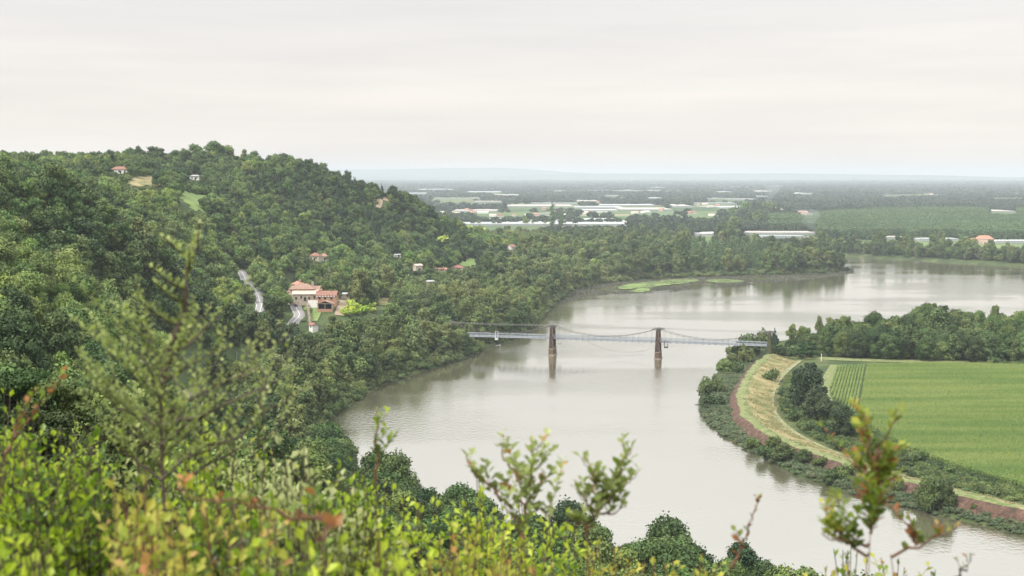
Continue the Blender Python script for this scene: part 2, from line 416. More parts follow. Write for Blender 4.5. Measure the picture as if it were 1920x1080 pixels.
def stuff_instances(name, label, cat, coll, P, rz, sc, var, extra=None):
    me = bpy.data.meshes.new(name); P = np.asarray(P, float)
    me.vertices.add(len(P)); me.vertices.foreach_set('co', P.astype(np.float32).ravel())
    a = me.attributes.new('rot', 'FLOAT_VECTOR', 'POINT'); r = np.zeros((len(P), 3), np.float32); r[:, 2] = rz
    if extra is not None: r[:, :2] = extra
    a.data.foreach_set('vector', r.ravel())
    sc = np.asarray(sc, np.float32)
    if sc.ndim == 1: sc = np.repeat(sc[:, None], 3, 1)
    a = me.attributes.new('scl', 'FLOAT_VECTOR', 'POINT'); a.data.foreach_set('vector', sc.ravel())
    a = me.attributes.new('var', 'INT', 'POINT'); a.data.foreach_set('value', np.asarray(var, np.int32))
    o = obj(name, me); tagp(o, label, cat, kind='stuff')
    g = bpy.data.node_groups.new('scatter_' + name, 'GeometryNodeTree')
    g.interface.new_socket('Geometry', in_out='INPUT', socket_type='NodeSocketGeometry')
    g.interface.new_socket('Geometry', in_out='OUTPUT', socket_type='NodeSocketGeometry')
    n = g.nodes; l = g.links
    gi = n.new('NodeGroupInput'); go = n.new('NodeGroupOutput'); ip = n.new('GeometryNodeInstanceOnPoints'); ci = n.new('GeometryNodeCollectionInfo')
    ci.inputs['Collection'].default_value = coll; ci.inputs['Separate Children'].default_value = True; ci.inputs['Reset Children'].default_value = True
    def na(nm, dt):
        x = n.new('GeometryNodeInputNamedAttribute'); x.data_type = dt; x.inputs['Name'].default_value = nm
        return [q for q in x.outputs if q.enabled and q.name == 'Attribute'][0]
    l.new(gi.outputs[0], ip.inputs['Points']); l.new(ci.outputs[0], ip.inputs['Instance']); ip.inputs['Pick Instance'].default_value = True
    l.new(na('var', 'INT'), ip.inputs['Instance Index']); l.new(na('rot', 'FLOAT_VECTOR'), ip.inputs['Rotation']); l.new(na('scl', 'FLOAT_VECTOR'), ip.inputs['Scale'])
    l.new(ip.outputs[0], go.inputs[0])
    md = o.modifiers.new('scatter', 'NODES'); md.node_group = g
    return o

def plant_tree(name, label, cat, kind, i, loc, rz, sc, group=None, parts=True):
    L = KIND[kind][0]; me, tm = L[i % len(L)]
    r = thing(name, label, cat, loc, rz, group); r.scale = sc if isinstance(sc, tuple) else (sc, sc, sc)
    obj('crown', me, r)
    if tm is not None and parts: obj('trunk', tm, r)
    return r
# ---------------------------------------------------------------- light and air settings
HAZE_D = 6.5e-5
SKY_K = .96
SKY_A, SKY_B, SKY_C = (.785,.79,.80), (.85,.852,.85), (.94,.935,.92)
SUN_E = 3.6
SUN_AZ_DEG = -125      # behind and left of the camera
EXPO = 0.15
# ---------------------------------------------------------------- noise
def vnoise(X, Y, s, seed=0):
    X = np.asarray(X, float) / s + 1000; Y = np.asarray(Y, float) / s + 1000
    ix = np.floor(X).astype(np.int64); iy = np.floor(Y).astype(np.int64); fx = X - ix; fy = Y - iy
    fx = fx * fx * (3 - 2 * fx); fy = fy * fy * (3 - 2 * fy)
    def hsh(a, b):
        v = np.sin(a * 127.1 + b * 311.7 + seed * 74.7) * 43758.5453
        return v - np.floor(v)
    return (hsh(ix, iy) * (1 - fx) + hsh(ix + 1, iy) * fx) * (1 - fy) + (hsh(ix, iy + 1) * (1 - fx) + hsh(ix + 1, iy + 1) * fx) * fy

def pxline(pts, z=None, step=4, it=3):
    P = [(gp(px, py, z) if z is not None else hit(px, py)[:2]) for px, py in pts]
    return resample(smooth_line(P, it=it), step)

ROADS = {'hill_road': [(447,508),(458,519),(463,532),(475,545),(486,555),(491,568),(489,585),(480,600)], 'village_road': [(545,552),(549,563),(553,575),(561,586),(562,596),(552,606),(540,620)]}
for k_ in ROADS:
    L = pxline(ROADS[k_], None, 2.5); zc = hraw(L[:, 0], L[:, 1])
    for _ in range(60): zc[1:-1] = (zc[:-2] + zc[1:-1] * 2 + zc[2:]) / 4
    gsel = np.argwhere((np.abs(GXX - L[:, 0].mean()) < 160) & (np.abs(GYY - L[:, 1].mean()) < 220))
    for iy, ix in gsel:
        dd = (L[:, 0] - GXX[iy, ix]) ** 2 + (L[:, 1] - GYY[iy, ix]) ** 2; q = dd.argmin(); dq = math.sqrt(dd[q])
        if dq < 18: w_ = 1 if dq < 9 else 1 - (dq - 9) / 9; HG[iy, ix] += (zc[q] - HG[iy, ix]) * w_
    ROADS[k_] = L
# ---------------------------------------------------------------- ground
def ground_material():
    m, t, n, l = nt('ground_cover')
    ge = N(n, 'ShaderNodeNewGeometry'); at = N(n, 'ShaderNodeAttribute', attribute_name='farm')
    n1 = N(n, 'ShaderNodeTexNoise', Scale=.05, Detail=8.0); l.new(ge.outputs['Position'], n1.inputs['Vector'])
    floor_ = ramp(n, [(.3, (.030,.040,.018)), (.5, (.050,.075,.026)), (.62, (.085,.105,.040)), (.75, (.14,.13,.065))]); l.new(n1.outputs['Fac'], floor_.inputs[0])
    mp = N(n, 'ShaderNodeMapping'); mp.inputs['Rotation'].default_value = (0, 0, .18); mp.inputs['Scale'].default_value = (1/260, 1/170, 0.0)
    l.new(ge.outputs['Position'], mp.inputs['Vector'])
    vo = N(n, 'ShaderNodeTexVoronoi', distance='CHEBYCHEV', Scale=1.0); l.new(mp.outputs[0], vo.inputs['Vector'])
    sp = N(n, 'ShaderNodeSeparateColor'); l.new(vo.outputs['Color'], sp.inputs[0])
    fr = ramp(n, [(0, (.05,.085,.035)), (.25, (.07,.115,.04)), (.42, (.10,.15,.05)), (.55, (.075,.11,.04)), (.70, (.17,.16,.085)), (.80, (.08,.12,.045)), (.90, (.26,.23,.16)), (.96, (.33,.32,.28))], 'CONSTANT')
    l.new(sp.outputs[0], fr.inputs[0])
    n2 = N(n, 'ShaderNodeTexNoise', Scale=.15, Detail=5.0); l.new(ge.outputs['Position'], n2.inputs['Vector'])
    mr = N(n, 'ShaderNodeMapRange'); mr.inputs[3].default_value = .75; mr.inputs[4].default_value = 1.25; l.new(n2.outputs['Fac'], mr.inputs[0])
    mm = N(n, 'ShaderNodeVectorMath', operation='SCALE'); l.new(fr.outputs[0], mm.inputs[0]); l.new(mr.outputs[0], mm.inputs['Scale'])
    mx = N(n, 'ShaderNodeMix', data_type='RGBA'); l.new(at.outputs['Fac'], mx.inputs[0]); l.new(floor_.outputs[0], mx.inputs[6]); l.new(mm.outputs[0], mx.inputs[7])
    b = N(n, 'ShaderNodeBsdfPrincipled', Roughness=.9); b.inputs['Specular IOR Level'].default_value = .15; l.new(mx.outputs[2], b.inputs['Base Color'])
    bp = N(n, 'ShaderNodeBump', Strength=.5, Distance=.5); l.new(n2.outputs['Fac'], bp.inputs['Height']); l.new(bp.outputs[0], b.inputs['Normal'])
    o = N(n, 'ShaderNodeOutputMaterial'); l.new(b.outputs[0], o.inputs[0]); return m
ys = [-60, -40, -25, -15, -9, -5, -2]
y = 0.0
while y < 60: ys.append(y); y += 1.0
while y < 372: ys.append(y); y += 2.5
dy = 752.0
while dy > 9:
    ys.append(105 * 2667 / dy); dy -= 1.6 if dy > 60 else (1.0 if dy > 20 else .5)
ys = np.array(ys)
fx_ = []
# hill depth needs a steady spacing too
extra = np.arange(1000, 2000, 12.0); ys = np.unique(np.concatenate([ys, extra])); ys = ys[np.concatenate([[True], np.diff(ys) > .4])]
us = np.concatenate([np.linspace(-1.6, -.5, 30)[:-1], np.linspace(-.5, .5, 560), np.linspace(.5, 1.6, 30)[1:]])
YY = np.repeat(ys[:, None], len(us), 1)
XX = us[None, :] * np.maximum(YY + 75, 15.0)
ZZ = height(XX, YY)
farm = ((YY > 1500) & ~inpoly(XX, YY, LEFTLAND)).astype(float) * sstep(1850, 2000, YY)
nv, nu = YY.shape
idx = np.arange(nv * nu).reshape(nv, nu)
Qg = np.stack([idx[:-1, :-1], idx[:-1, 1:], idx[1:, 1:], idx[1:, :-1]], -1).reshape(-1, 4)
gme = mesh_np('ground', np.stack([XX, YY, ZZ], -1).reshape(-1, 3), Qg, ground_material(), smooth=True)
a = gme.attributes.new('farm', 'FLOAT', 'POINT'); a.data.foreach_set('value', farm.astype(np.float32).ravel())
g = obj('ground', gme); tagp(g, 'wooded hillside and flat farmland running to the horizon', 'ground', kind='structure')

# far low hills on the horizon
for nm, dist, prof in [('distant_hills', 29500, [(-900, 322), (300, 318), (700, 317), (940, 314), (1010, 318), (1100, 324), (1500, 330), (3000, 334)]),
                       ('distant_hill_range', 26000, [(-900, 330), (900, 331), (1080, 325), (1180, 324), (1300, 325), (1450, 324), (1600, 326), (1750, 328), (1900, 331), (2900, 332)])]:
    mb_v = []; mb_f = []
    xs = np.linspace(-900, 2900, 260)
    pyv = np.interp(xs, [p[0] for p in prof], [p[1] for p in prof]) + vnoise(xs, xs * 0, 60, 3) * 1.0 + vnoise(xs, xs * 0, 17, 5) * .5
    for k, (px, py) in enumerate(zip(xs, pyv)):
        x, yy, z = atd(px, py, dist)
        mb_v += [(x, dist - 1200, 3.0), (x, dist, z), (x, dist + 1200, 3.0)]
        if k: a0 = 3 * (k - 1); mb_f += [(a0, a0 + 3, a0 + 4, a0 + 1), (a0 + 1, a0 + 4, a0 + 5, a0 + 2)]
    o = obj(nm, mesh_np(nm, mb_v, mb_f, mat_noise(nm + '_m', [(.3, (.05,.08,.04)), (.7, (.09,.12,.06))], .001), smooth=True))
    tagp(o, 'faint line of hills far away on the horizon' if nm == 'distant_hills' else 'pale low range of hills in front of the farthest hills', 'hills', kind='structure')

# ---------------------------------------------------------------- water
def water_material():
    m, t, n, l = nt('river_water')
    ge = N(n, 'ShaderNodeNewGeometry')
    mp = N(n, 'ShaderNodeMapping'); l.new(ge.outputs['Position'], mp.inputs['Vector']); mp.inputs['Scale'].default_value = (1.0, .75, 1.0)
    w1 = N(n, 'ShaderNodeTexNoise', Scale=.55, Detail=4.0, Roughness=.6); l.new(mp.outputs[0], w1.inputs['Vector'])
    # gusts: calm water under the banks, ruffled bands outside
    w2 = N(n, 'ShaderNodeTexNoise', Scale=.011, Detail=3.0); mp2 = N(n, 'ShaderNodeMapping'); mp2.inputs['Scale'].default_value = (.5, 1.0, 1.0)
    l.new(ge.outputs['Position'], mp2.inputs['Vector']); l.new(mp2.outputs[0], w2.inputs['Vector'])
    mr = N(n, 'ShaderNodeMapRange'); mr.inputs[1].default_value = .46; mr.inputs[2].default_value = .66; mr.inputs[3].default_value = .05; mr.inputs[4].default_value = .30
    l.new(w2.outputs['Fac'], mr.inputs[0])
    bp = N(n, 'ShaderNodeBump', Distance=1.0); l.new(mr.outputs[0], bp.inputs['Strength']); l.new(w1.outputs['Fac'], bp.inputs['Height'])
    w3 = N(n, 'ShaderNodeTexNoise', Scale=.004, Detail=4.0); l.new(ge.outputs['Position'], w3.inputs['Vector'])
    silt = ramp(n, [(.35, (.150,.142,.088)), (.65, (.18,.166,.106))]); l.new(w3.outputs['Fac'], silt.inputs[0])
    df = N(n, 'ShaderNodeBsdfDiffuse'); l.new(silt.outputs[0], df.inputs[0])
    gl = N(n, 'ShaderNodeBsdfGlossy', Roughness=.05); gl.inputs[0].default_value = (.99, .975, .94, 1); l.new(bp.outputs[0], gl.inputs['Normal'])
    lw = N(n, 'ShaderNodeFresnel', IOR=1.6); 
    mf = N(n, 'ShaderNodeMapRange'); mf.inputs[1].default_value = .15; mf.inputs[2].default_value = .7; mf.inputs[3].default_value = WATER_LO; mf.inputs[4].default_value = WATER_HI
    l.new(lw.outputs[0], mf.inputs[0])
    mx = N(n, 'ShaderNodeMixShader'); l.new(mf.outputs[0], mx.inputs[0]); l.new(df.outputs[0], mx.inputs[1]); l.new(gl.outputs[0], mx.inputs[2])
    o = N(n, 'ShaderNodeOutputMaterial'); l.new(mx.outputs[0], o.inputs[0]); return m
WATER_LO, WATER_HI = .64, .84
WATER = water_material()
w = obj('river_water', mesh_np('river_water', [(-900, 240, 0), (1600, 240, 0), (1600, 2900, 0), (-900, 2900, 0)], [(0, 1, 2, 3)], WATER))
tagp(w, 'wide calm silty river', 'river', kind='structure')

# ---------------------------------------------------------------- ribbons on the ground
def ribbon(name, line, w, mats, dz=.3, prof=None, uv=False, zfun=None, midx=None, smooth=True, parent=None):
    """line: Nx2; prof: offsets list [(offset, dz)]; """
    L = np.array(line, float); T = np.gradient(L[:, :2], axis=0); T /= np.linalg.norm(T, axis=1)[:, None] + 1e-9
    Nn = np.stack([T[:, 1], -T[:, 0]], 1)      # right hand side of travel
    prof = prof or [(-w / 2, dz), (0, dz), (w / 2, dz)]
    V = []
    for off, z in prof:
        P = L[:, :2] + Nn * off
        zz = (zfun(P[:, 0], P[:, 1]) if zfun else 0) + z if zfun is not None else np.zeros(len(P)) + z
        V.append(np.stack([P[:, 0], P[:, 1], zz], 1))
    V = np.stack(V, 1); n, k = V.shape[:2]; ix = np.arange(n * k).reshape(n, k)
    Q = np.stack([ix[:-1, :-1], ix[:-1, 1:], ix[1:, 1:], ix[1:, :-1]], -1)
    mi = None
    if midx is not None: mi = np.repeat(np.array(midx)[None], n - 1, 0).ravel()
    return obj(name, mesh_np(name, V.reshape(-1, 3), Q.reshape(-1, 4), mats, mi, smooth=smooth), parent)

ASPH = mat_noise('asphalt', [(.3, (.20,.19,.185)), (.7, (.27,.26,.25))], .8, .85)
PAINT = mat_noise('road_paint', [(.3, (.62,.62,.60)), (.7, (.8,.8,.78))], 2, .7)
GRASS = mat_noise('verge_grass', [(.3, (.10,.15,.04)), (.55, (.15,.20,.06)), (.75, (.25,.25,.11))], .25, .9, bump=.6)
DRY = mat_noise('dry_grass', [(.32, (.09,.12,.035)), (.45, (.18,.165,.065)), (.58, (.28,.225,.11)), (.72, (.33,.265,.14))], .16, .95, bump=.8, stretch=(1, 1, 1))
CREST = mat_noise('crest_grass', [(.3, (.07,.115,.03)), (.45, (.12,.16,.05)), (.58, (.20,.20,.09)), (.7, (.27,.24,.13))], .5, .95, bump=.6)
REDST = mat_noise('red_stone_facing', [(.28, (.05,.06,.025)), (.40, (.055,.036,.028)), (.50, (.10,.058,.040)), (.62, (.135,.08,.055)), (.75, (.18,.15,.125))], .55, .95, detail=9, bump=.9)
TRACKM = mat_noise('track_dirt', [(.35, (.13,.16,.06)), (.5, (.20,.20,.10)), (.7, (.29,.26,.16))], .3, .95)
DIRT = mat_noise('bare_earth', [(.3, (.20,.15,.10)), (.7, (.34,.27,.19))], .3, .95, bump=.5)

# levee round the field
crest = pxline([(1446,664),(1425,678),(1404,703),(1392,730),(1388,757),(1402,785),(1448,815),(1520,845),(1600,871),(1700,899),(1800,925),(1920,953),(2060,985),(2250,1030)], 5.2, 2.0)
n_ = len(crest)
jit = vnoise(np.arange(n_), np.zeros(n_), 9, 4) - .5
lv = ribbon('levee', crest, 0, [REDST, CREST, DRY, GRASS], prof=[(8.0, -1.5), (6.8, .8), (5.8, 2.0), (4.0, 3.6), (2.2, 5.1), (0, 5.3), (-2.8, 5.2), (-6, 4.2), (-10, 3.1), (-15, 2.1), (-16, .5)],
            midx=[3, 0, 0, 0, 1, 1, 2, 2, 2, 3], zfun=None)
# roughen the levee a little
vv = lv.data.vertices; co = np.empty(len(vv) * 3); vv.foreach_get('co', co); co = co.reshape(-1, 3)
co[:, 2] += (vnoise(co[:, 0], co[:, 1], 4, 1) - .5) * .7; co[:, 0] += (vnoise(co[:, 0], co[:, 1], 6, 2) - .5) * 2.2; vv.foreach_set('co', co.ravel()); lv.data.update()
tagp(lv, 'grassy flood bank with a red stone face towards the river', 'embankment', kind='structure')
trk = pxline([(1500,676),(1478,692),(1456,715),(1444,742),(1446,768),(1464,792),(1498,818),(1540,838),(1585,856)], 2.3, 2.5)
t_ = ribbon('farm_track', trk, 2.8, [TRACKM], dz=.35, zfun=lambda x, y: 2.0 + 0 * x); tagp(t_, 'pale grass farm track curving behind the flood bank', 'track', kind='structure')
mdw = [gp(*p, 3.3) for p in [(1440,668),(1505,668),(1560,680),(1960,682),(2100,684),(2100,676),(1960,672),(1560,672),(1500,660)]]
strip = pxline([(1566,684),(1556,700),(1546,722),(1545,740),(1552,752)], 2.2, 2.5)
t_ = ribbon('field_edge_path', strip, 5, [CREST], dz=.3, zfun=lambda x, y: 2.0 + 0 * x); tagp(t_, 'mown grass path down the left edge of the maize field', 'path', kind='structure')
t_ = ribbon('levee_head', pxline([(1440,668),(1470,667),(1500,669),(1545,672),(1640,676),(1760,678),(1900,680),(2100,682)], 2.2, 3), 8, [CREST], prof=[(-6, .2), (-3, .6), (3, .6), (6, .2)], zfun=lambda x, y: 2.0 + 0 * x)
tagp(t_, 'mown grass strip between the maize and the trees', 'grass strip', kind='structure')

# village roads
def road(name, pts, w, label):
    L = ROADS[name]
    r = ribbon(name, L, w, [ASPH], prof=[(-w / 2 - .6, -.6), (-w / 2, .35), (0, .42), (w / 2, .35), (w / 2 + .6, -.6)], zfun=hraw); tagp(r, label, 'road', kind='structure')
    m_ = ribbon(name + '_markings', L, .3, [PAINT], prof=[(-.12, .435), (.12, .435)], zfun=hraw); tagp(m_, 'white centre line on the ' + label, 'road marking', kind='structure')
    e = ribbon(name + '_edge_line', L, .3, [PAINT], prof=[(w / 2 - .42, .372), (w / 2 - .25, .372)], zfun=hraw); tagp(e, 'white edge line on the ' + label, 'road marking', kind='structure')
    return L
RD1 = road('hill_road', [(447,508),(458,519),(463,532),(475,545),(486,555),(491,568),(489,585),(480,600)], 6.5, 'curved road coming down the wooded hill')
RD2 = road('village_road', [(545,552),(549,563),(553,575),(561,586),(562,596),(552,606),(540,620)], 6.5, 'road bending past the village houses')

# railway
rl = resample(smooth_line([gp(px, py, 13) for px, py in [(300,760),(335,738),(372,718),(420,700),(480,685),(560,664)]], it=3), 3)
BALL = mat_noise('ballast', [(.3, (.16,.12,.10)), (.7, (.27,.22,.19))], 1.2, .95)
RAILM = mat_noise('rail_steel', [(.3, (.22,.15,.11)), (.7, (.33,.25,.2))], 1, .5)
rw = ribbon('railway_bed', rl, 9, [BALL], prof=[(-6, -1), (-4.2, .9), (4.2, .9), (6, -1)], zfun=lambda x, y: 13 + 0 * x); tagp(rw, 'brown ballast bed of the railway', 'railway', kind='structure')
for k, off in enumerate((-2.9, -1.45, 1.45, 2.9)):
    r_ = ribbon('rail', rl, .16, [RAILM], prof=[(off - .09, .9), (off - .09, 1.06), (off + .09, 1.06), (off + .09, .9)], zfun=lambda x, y: 13 + 0 * x)
    tagp(r_, 'thin steel rail on the railway behind the shrubs', 'rail', 'railway rails', kind='structure')
tow = pxline([(455,800),(470,830),(505,870),(540,900),(600,935),(650,957),(720,985)], 12.0, 3)
t_ = ribbon('towpath', tow, 4, [TRACKM], prof=[(-2.5, .1), (-2, .6), (2, .6), (2.5, .1)], zfun=lambda x, y: hraw(x, y)); tagp(t_, 'pale path running between the canal and the riverside trees', 'path', kind='structure')
cl = resample(smooth_line([gp(px, py, 12.5) for px, py in [(335,778),(362,803),(388,828),(420,858),(470,900)]], it=3), 4)
cn = ribbon('canal_water', cl, 20, [WATER], prof=[(-12, 2.4), (12, 2.4)], zfun=lambda x, y: 12 + 0 * x); tagp(cn, 'short stretch of canal shining behind the shrubs', 'canal', kind='structure')

# meadows on the hillside, laid on the slope
def meadow(name, pts, mat, label):
    P = [hit(px, py) for px, py in pts]
    poly = [(p[0], p[1]) for p in P]; xs = [p[0] for p in poly]; ys_ = [p[1] for p in poly]
    st = 6.0; X = np.arange(min(xs) - st, max(xs) + st, st); Y = np.arange(min(ys_) - st, max(ys_) + st, st)
    XX, YY = np.meshgrid(X, Y); Z = height(XX, YY, False) + .5
    ix = np.arange(XX.size).reshape(XX.shape)
    Q = np.stack([ix[:-1, :-1], ix[:-1, 1:], ix[1:, 1:], ix[1:, :-1]], -1).reshape(-1, 4)
    cx = (XX[:-1, :-1] + st / 2).ravel(); cy = (YY[:-1, :-1] + st / 2).ravel()
    Q = Q[inpoly(cx, cy, poly)]
    o = obj(name, mesh_np(name, np.stack([XX, YY, Z], -1).reshape(-1, 3), Q, mat, smooth=True)); tagp(o, label, 'meadow', kind='structure')
    return poly
BRIGHT = mat_noise('mown_meadow', [(.3, (.12,.19,.05)), (.7, (.18,.24,.07))], .1, .95)
MEADOWS = [meadow('meadow', [(340,360),(398,362),(396,385),(382,402),(362,396),(340,380)], BRIGHT, 'bright green mown meadow on the hillside'),
           meadow('dry_meadow', [(252,334),(300,334),(312,340),(300,350),(262,352),(238,350)], DRY, 'straw coloured clearing below the white house'),
           meadow('lawn', [(864,500),(866,488),(882,484),(898,490),(900,500),(885,503)], BRIGHT, 'green lawn behind the houses at the hill foot'),
           meadow('garden', [(576,572),(598,572),(596,600),(588,612),(578,600)], GRASS, 'rough grass below the white retaining wall'),
           meadow('terrace', [(634,556),(664,556),(660,580),(640,600),(628,584)], DIRT, 'bare earth yard beside the brick barn'),
           meadow('gully', [(716,370),(727,362),(730,374),(712,392),(703,392)], DIRT, 'eroded yellow gully near the ridge top'),
           meadow('hill_clearing', [(700,560),(720,560),(740,572),(735,580),(712,572)], DRY, 'dry grass slope right of the lime shrubs')]

# ---------------------------------------------------------------- things that must stay in view: (x0,x1,y0,y1,depth)
WIN = [(538,560,536,603,0),(560,600,530,575,0),(594,636,540,584,0),(575,600,563,612,0),(636,664,548,580,0),(640,702,556,592,0),(580,596,604,617,0),
       (450,466,510,530,0),(460,492,540,580,0),(340,396,362,398,0),(242,306,334,350,0),(210,240,311,325,0),(30,62,287,296,0),
       (582,614,473,488,0),(776,791,496,508,0),(815,838,502,508,0),(847,868,495,507,0),(866,898,487,498,0),(953,964,461,472,0),(738,752,474,484,0),(708,728,364,388,0),
       (704,735,562,578,0),(355,378,330,338,0),(330,425,700,740,0),(335,420,790,850,0),(801,812,524,533,0)]
WIN = [(a, b, c, d, hit((a + b) / 2, d)[1] + 9) for a, b, c, d, _ in WIN]
def clear(X, Y, hh, ww, wins=None):
    """False where a tree at X,Y would stand in front of, or on, something the valley keeps open"""
    ok = np.ones(len(X), bool)
    Z = hraw(X, Y)
    pxa, pyb = project(X, Y, Z); _, pyt = project(X, Y, Z + hh)
    hw = ww * .42 * F / np.maximum(Y, 1)
    for (a, b, c, d, dep) in (wins or WIN):
        ok &= ~((pxa + hw > a) & (pxa - hw < b) & (pyt < d) & (pyb > c + 1) & (Y < dep))
    return ok

# ---------------------------------------------------------------- scatter of woods: candidate lists
TREES = []   # rows: x,y,z,kind,var,rot,sx,sz,region
def add_trees(X, Y, kinds, sc, region, hnat=11, wnat=10, jz=.16, wins=None, zoff=0.0, rs=RS):
    n = len(X)
    kk = rs.choice(len(kinds), n, p=[k[1] for k in kinds])
    s = sc * (.62 + .85 * rs.rand(n) ** 1.6); szz = s * rs.uniform(1 - jz, 1 + jz, n)
    ok = clear(X, Y, hnat * szz, wnat * s, wins)
    Z = height(X, Y, False) if region not in ('flat',) else np.zeros(n) + 3.2
    for i in np.nonzero(ok)[0]:
        TREES.append((X[i], Y[i], Z[i] - .3 + zoff, kinds[kk[i]][0], rs.randint(0, 12), rs.rand() * 6.283, s[i], szz[i], region))
def jgrid(x0, x1, y0, y1, s, rs=RS):
    X, Y = np.meshgrid(np.arange(x0, x1, s), np.arange(y0, y1, s)); X = X.ravel(); Y = Y.ravel()
    return X + rs.uniform(-.42, .42, len(X)) * s, Y + rs.uniform(-.42, .42, len(X)) * s
def infr(X, Y, m=420, lo=20):
    px, py = project(X, Y, hraw(X, Y)); return (px > -m) & (px < 1920 + m) & (Y > lo)

def keepland(X, Y, mar=4):
    k = inpoly(X, Y, LEFTLAND) & infr(X, Y)
    X, Y = X[k], Y[k]
    k = (segdist(X, Y, RIVER, True) > mar) & ~inpoly(X, Y, RIVER)
    for L, d in ((RD1, 6.5), (RD2, 6.5), (rl, 8), (cl, 13), (tow, 5)): k &= segdist(X, Y, [tuple(p[:2]) for p in L]) > d
    for M in MEADOWS: k &= ~inpoly(X, Y, M)
    return X[k], Y[k]
X, Y = keepland(*jgrid(-900, 620, 60, 2050, 6.6))
bd = segdist(X, Y, [gp(*p) for p in LEFT_BANK])
hill = hraw(X, Y)
pxx, pyy = project(X, Y, hill)
low = (bd < 95) | (hill < 14)
point = low & (Y > 1150)
young = point & (pxx > 1285) & (pxx < 1440) & (bd > 18)
near = Y < 500
mid = (Y >= 500)
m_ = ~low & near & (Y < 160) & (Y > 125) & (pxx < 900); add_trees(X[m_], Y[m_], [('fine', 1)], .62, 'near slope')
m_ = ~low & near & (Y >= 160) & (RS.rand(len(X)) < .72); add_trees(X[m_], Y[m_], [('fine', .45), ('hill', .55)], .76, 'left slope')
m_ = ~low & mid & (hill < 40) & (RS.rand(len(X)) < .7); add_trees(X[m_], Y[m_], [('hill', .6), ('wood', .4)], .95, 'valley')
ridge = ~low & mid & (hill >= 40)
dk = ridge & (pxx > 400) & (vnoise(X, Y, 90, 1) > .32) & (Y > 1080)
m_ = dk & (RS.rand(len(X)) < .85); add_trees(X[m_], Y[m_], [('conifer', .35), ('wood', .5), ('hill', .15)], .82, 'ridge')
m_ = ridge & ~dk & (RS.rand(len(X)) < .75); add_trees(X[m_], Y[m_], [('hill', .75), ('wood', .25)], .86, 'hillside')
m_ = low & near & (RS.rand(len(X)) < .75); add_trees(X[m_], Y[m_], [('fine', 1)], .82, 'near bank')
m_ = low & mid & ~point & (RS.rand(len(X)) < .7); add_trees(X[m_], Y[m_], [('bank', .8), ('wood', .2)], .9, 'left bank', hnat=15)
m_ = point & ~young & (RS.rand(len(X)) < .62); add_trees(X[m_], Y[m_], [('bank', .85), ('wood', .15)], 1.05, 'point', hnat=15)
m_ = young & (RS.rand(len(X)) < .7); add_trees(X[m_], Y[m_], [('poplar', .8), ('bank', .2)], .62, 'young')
CLEARED = (X[~low & mid], Y[~low & mid])
# peninsula on the right, behind the field
PEN = [gp(*p, 2) for p in [(1500,655),(1452,664),(1470,670),(1540,668),(1640,676),(1920,683),(2150,690),(2400,640),(2150,634),(1920,634),(1600,636),(1490,643)]]
X, Y = jgrid(100, 520, 760, 960, 6.0)
k = inpoly(X, Y, PEN); X, Y = X[k], Y[k]
px_, _ = project(X, Y, X * 0 + 3)
f_ = np.clip(.42 + .5 * (px_ - 1440) / 200, .42, .88)
for i in range(len(X)):
    pass
pick = RS.rand(len(X)) < .85
add_trees(X[pick], Y[pick], [('fine', .7), ('bank', .3)], f_[pick], 'peninsula', hnat=13)
NIDX = len(TREES)

# far bank tree belt and other belts on the plain
def belt(pts, rows, s, sc, kinds, region, z=3.5, hnat=14, dens=1.0, jz=.2, wins=None):
    L = resample(np.array([gp(px, py, z) for px, py in pts]), s)
    T = np.gradient(L, axis=0); T /= np.linalg.norm(T, axis=1)[:, None]
    Nn = np.stack([-T[:, 1], T[:, 0]], 1) * (1 if T[0, 0] > 0 else -1)
    X = []; Y = []
    for r in range(rows):
        P = L + Nn * (r * s) + RS.uniform(-.4, .4, L.shape) * s
        P = P[RS.rand(len(P)) < dens]
        X.append(P[:, 0]); Y.append(P[:, 1])
    X = np.concatenate(X); Y = np.concatenate(Y)
    k = ~inpoly(X, Y, RIVER); n0 = len(TREES); add_trees(X[k], Y[k], kinds, sc, region, hnat=hnat, jz=jz, wins=wins); print('belt', region, len(X), k.sum(), len(TREES) - n0)
PW = [(1275,1385,462,472,9e9)]
def pw(x0, x1, y0, y1, dep=None):
    PW.append((x0, x1, y0, y1, 105 * 2667 / (y1 - 328) * .995 if dep is None else dep))
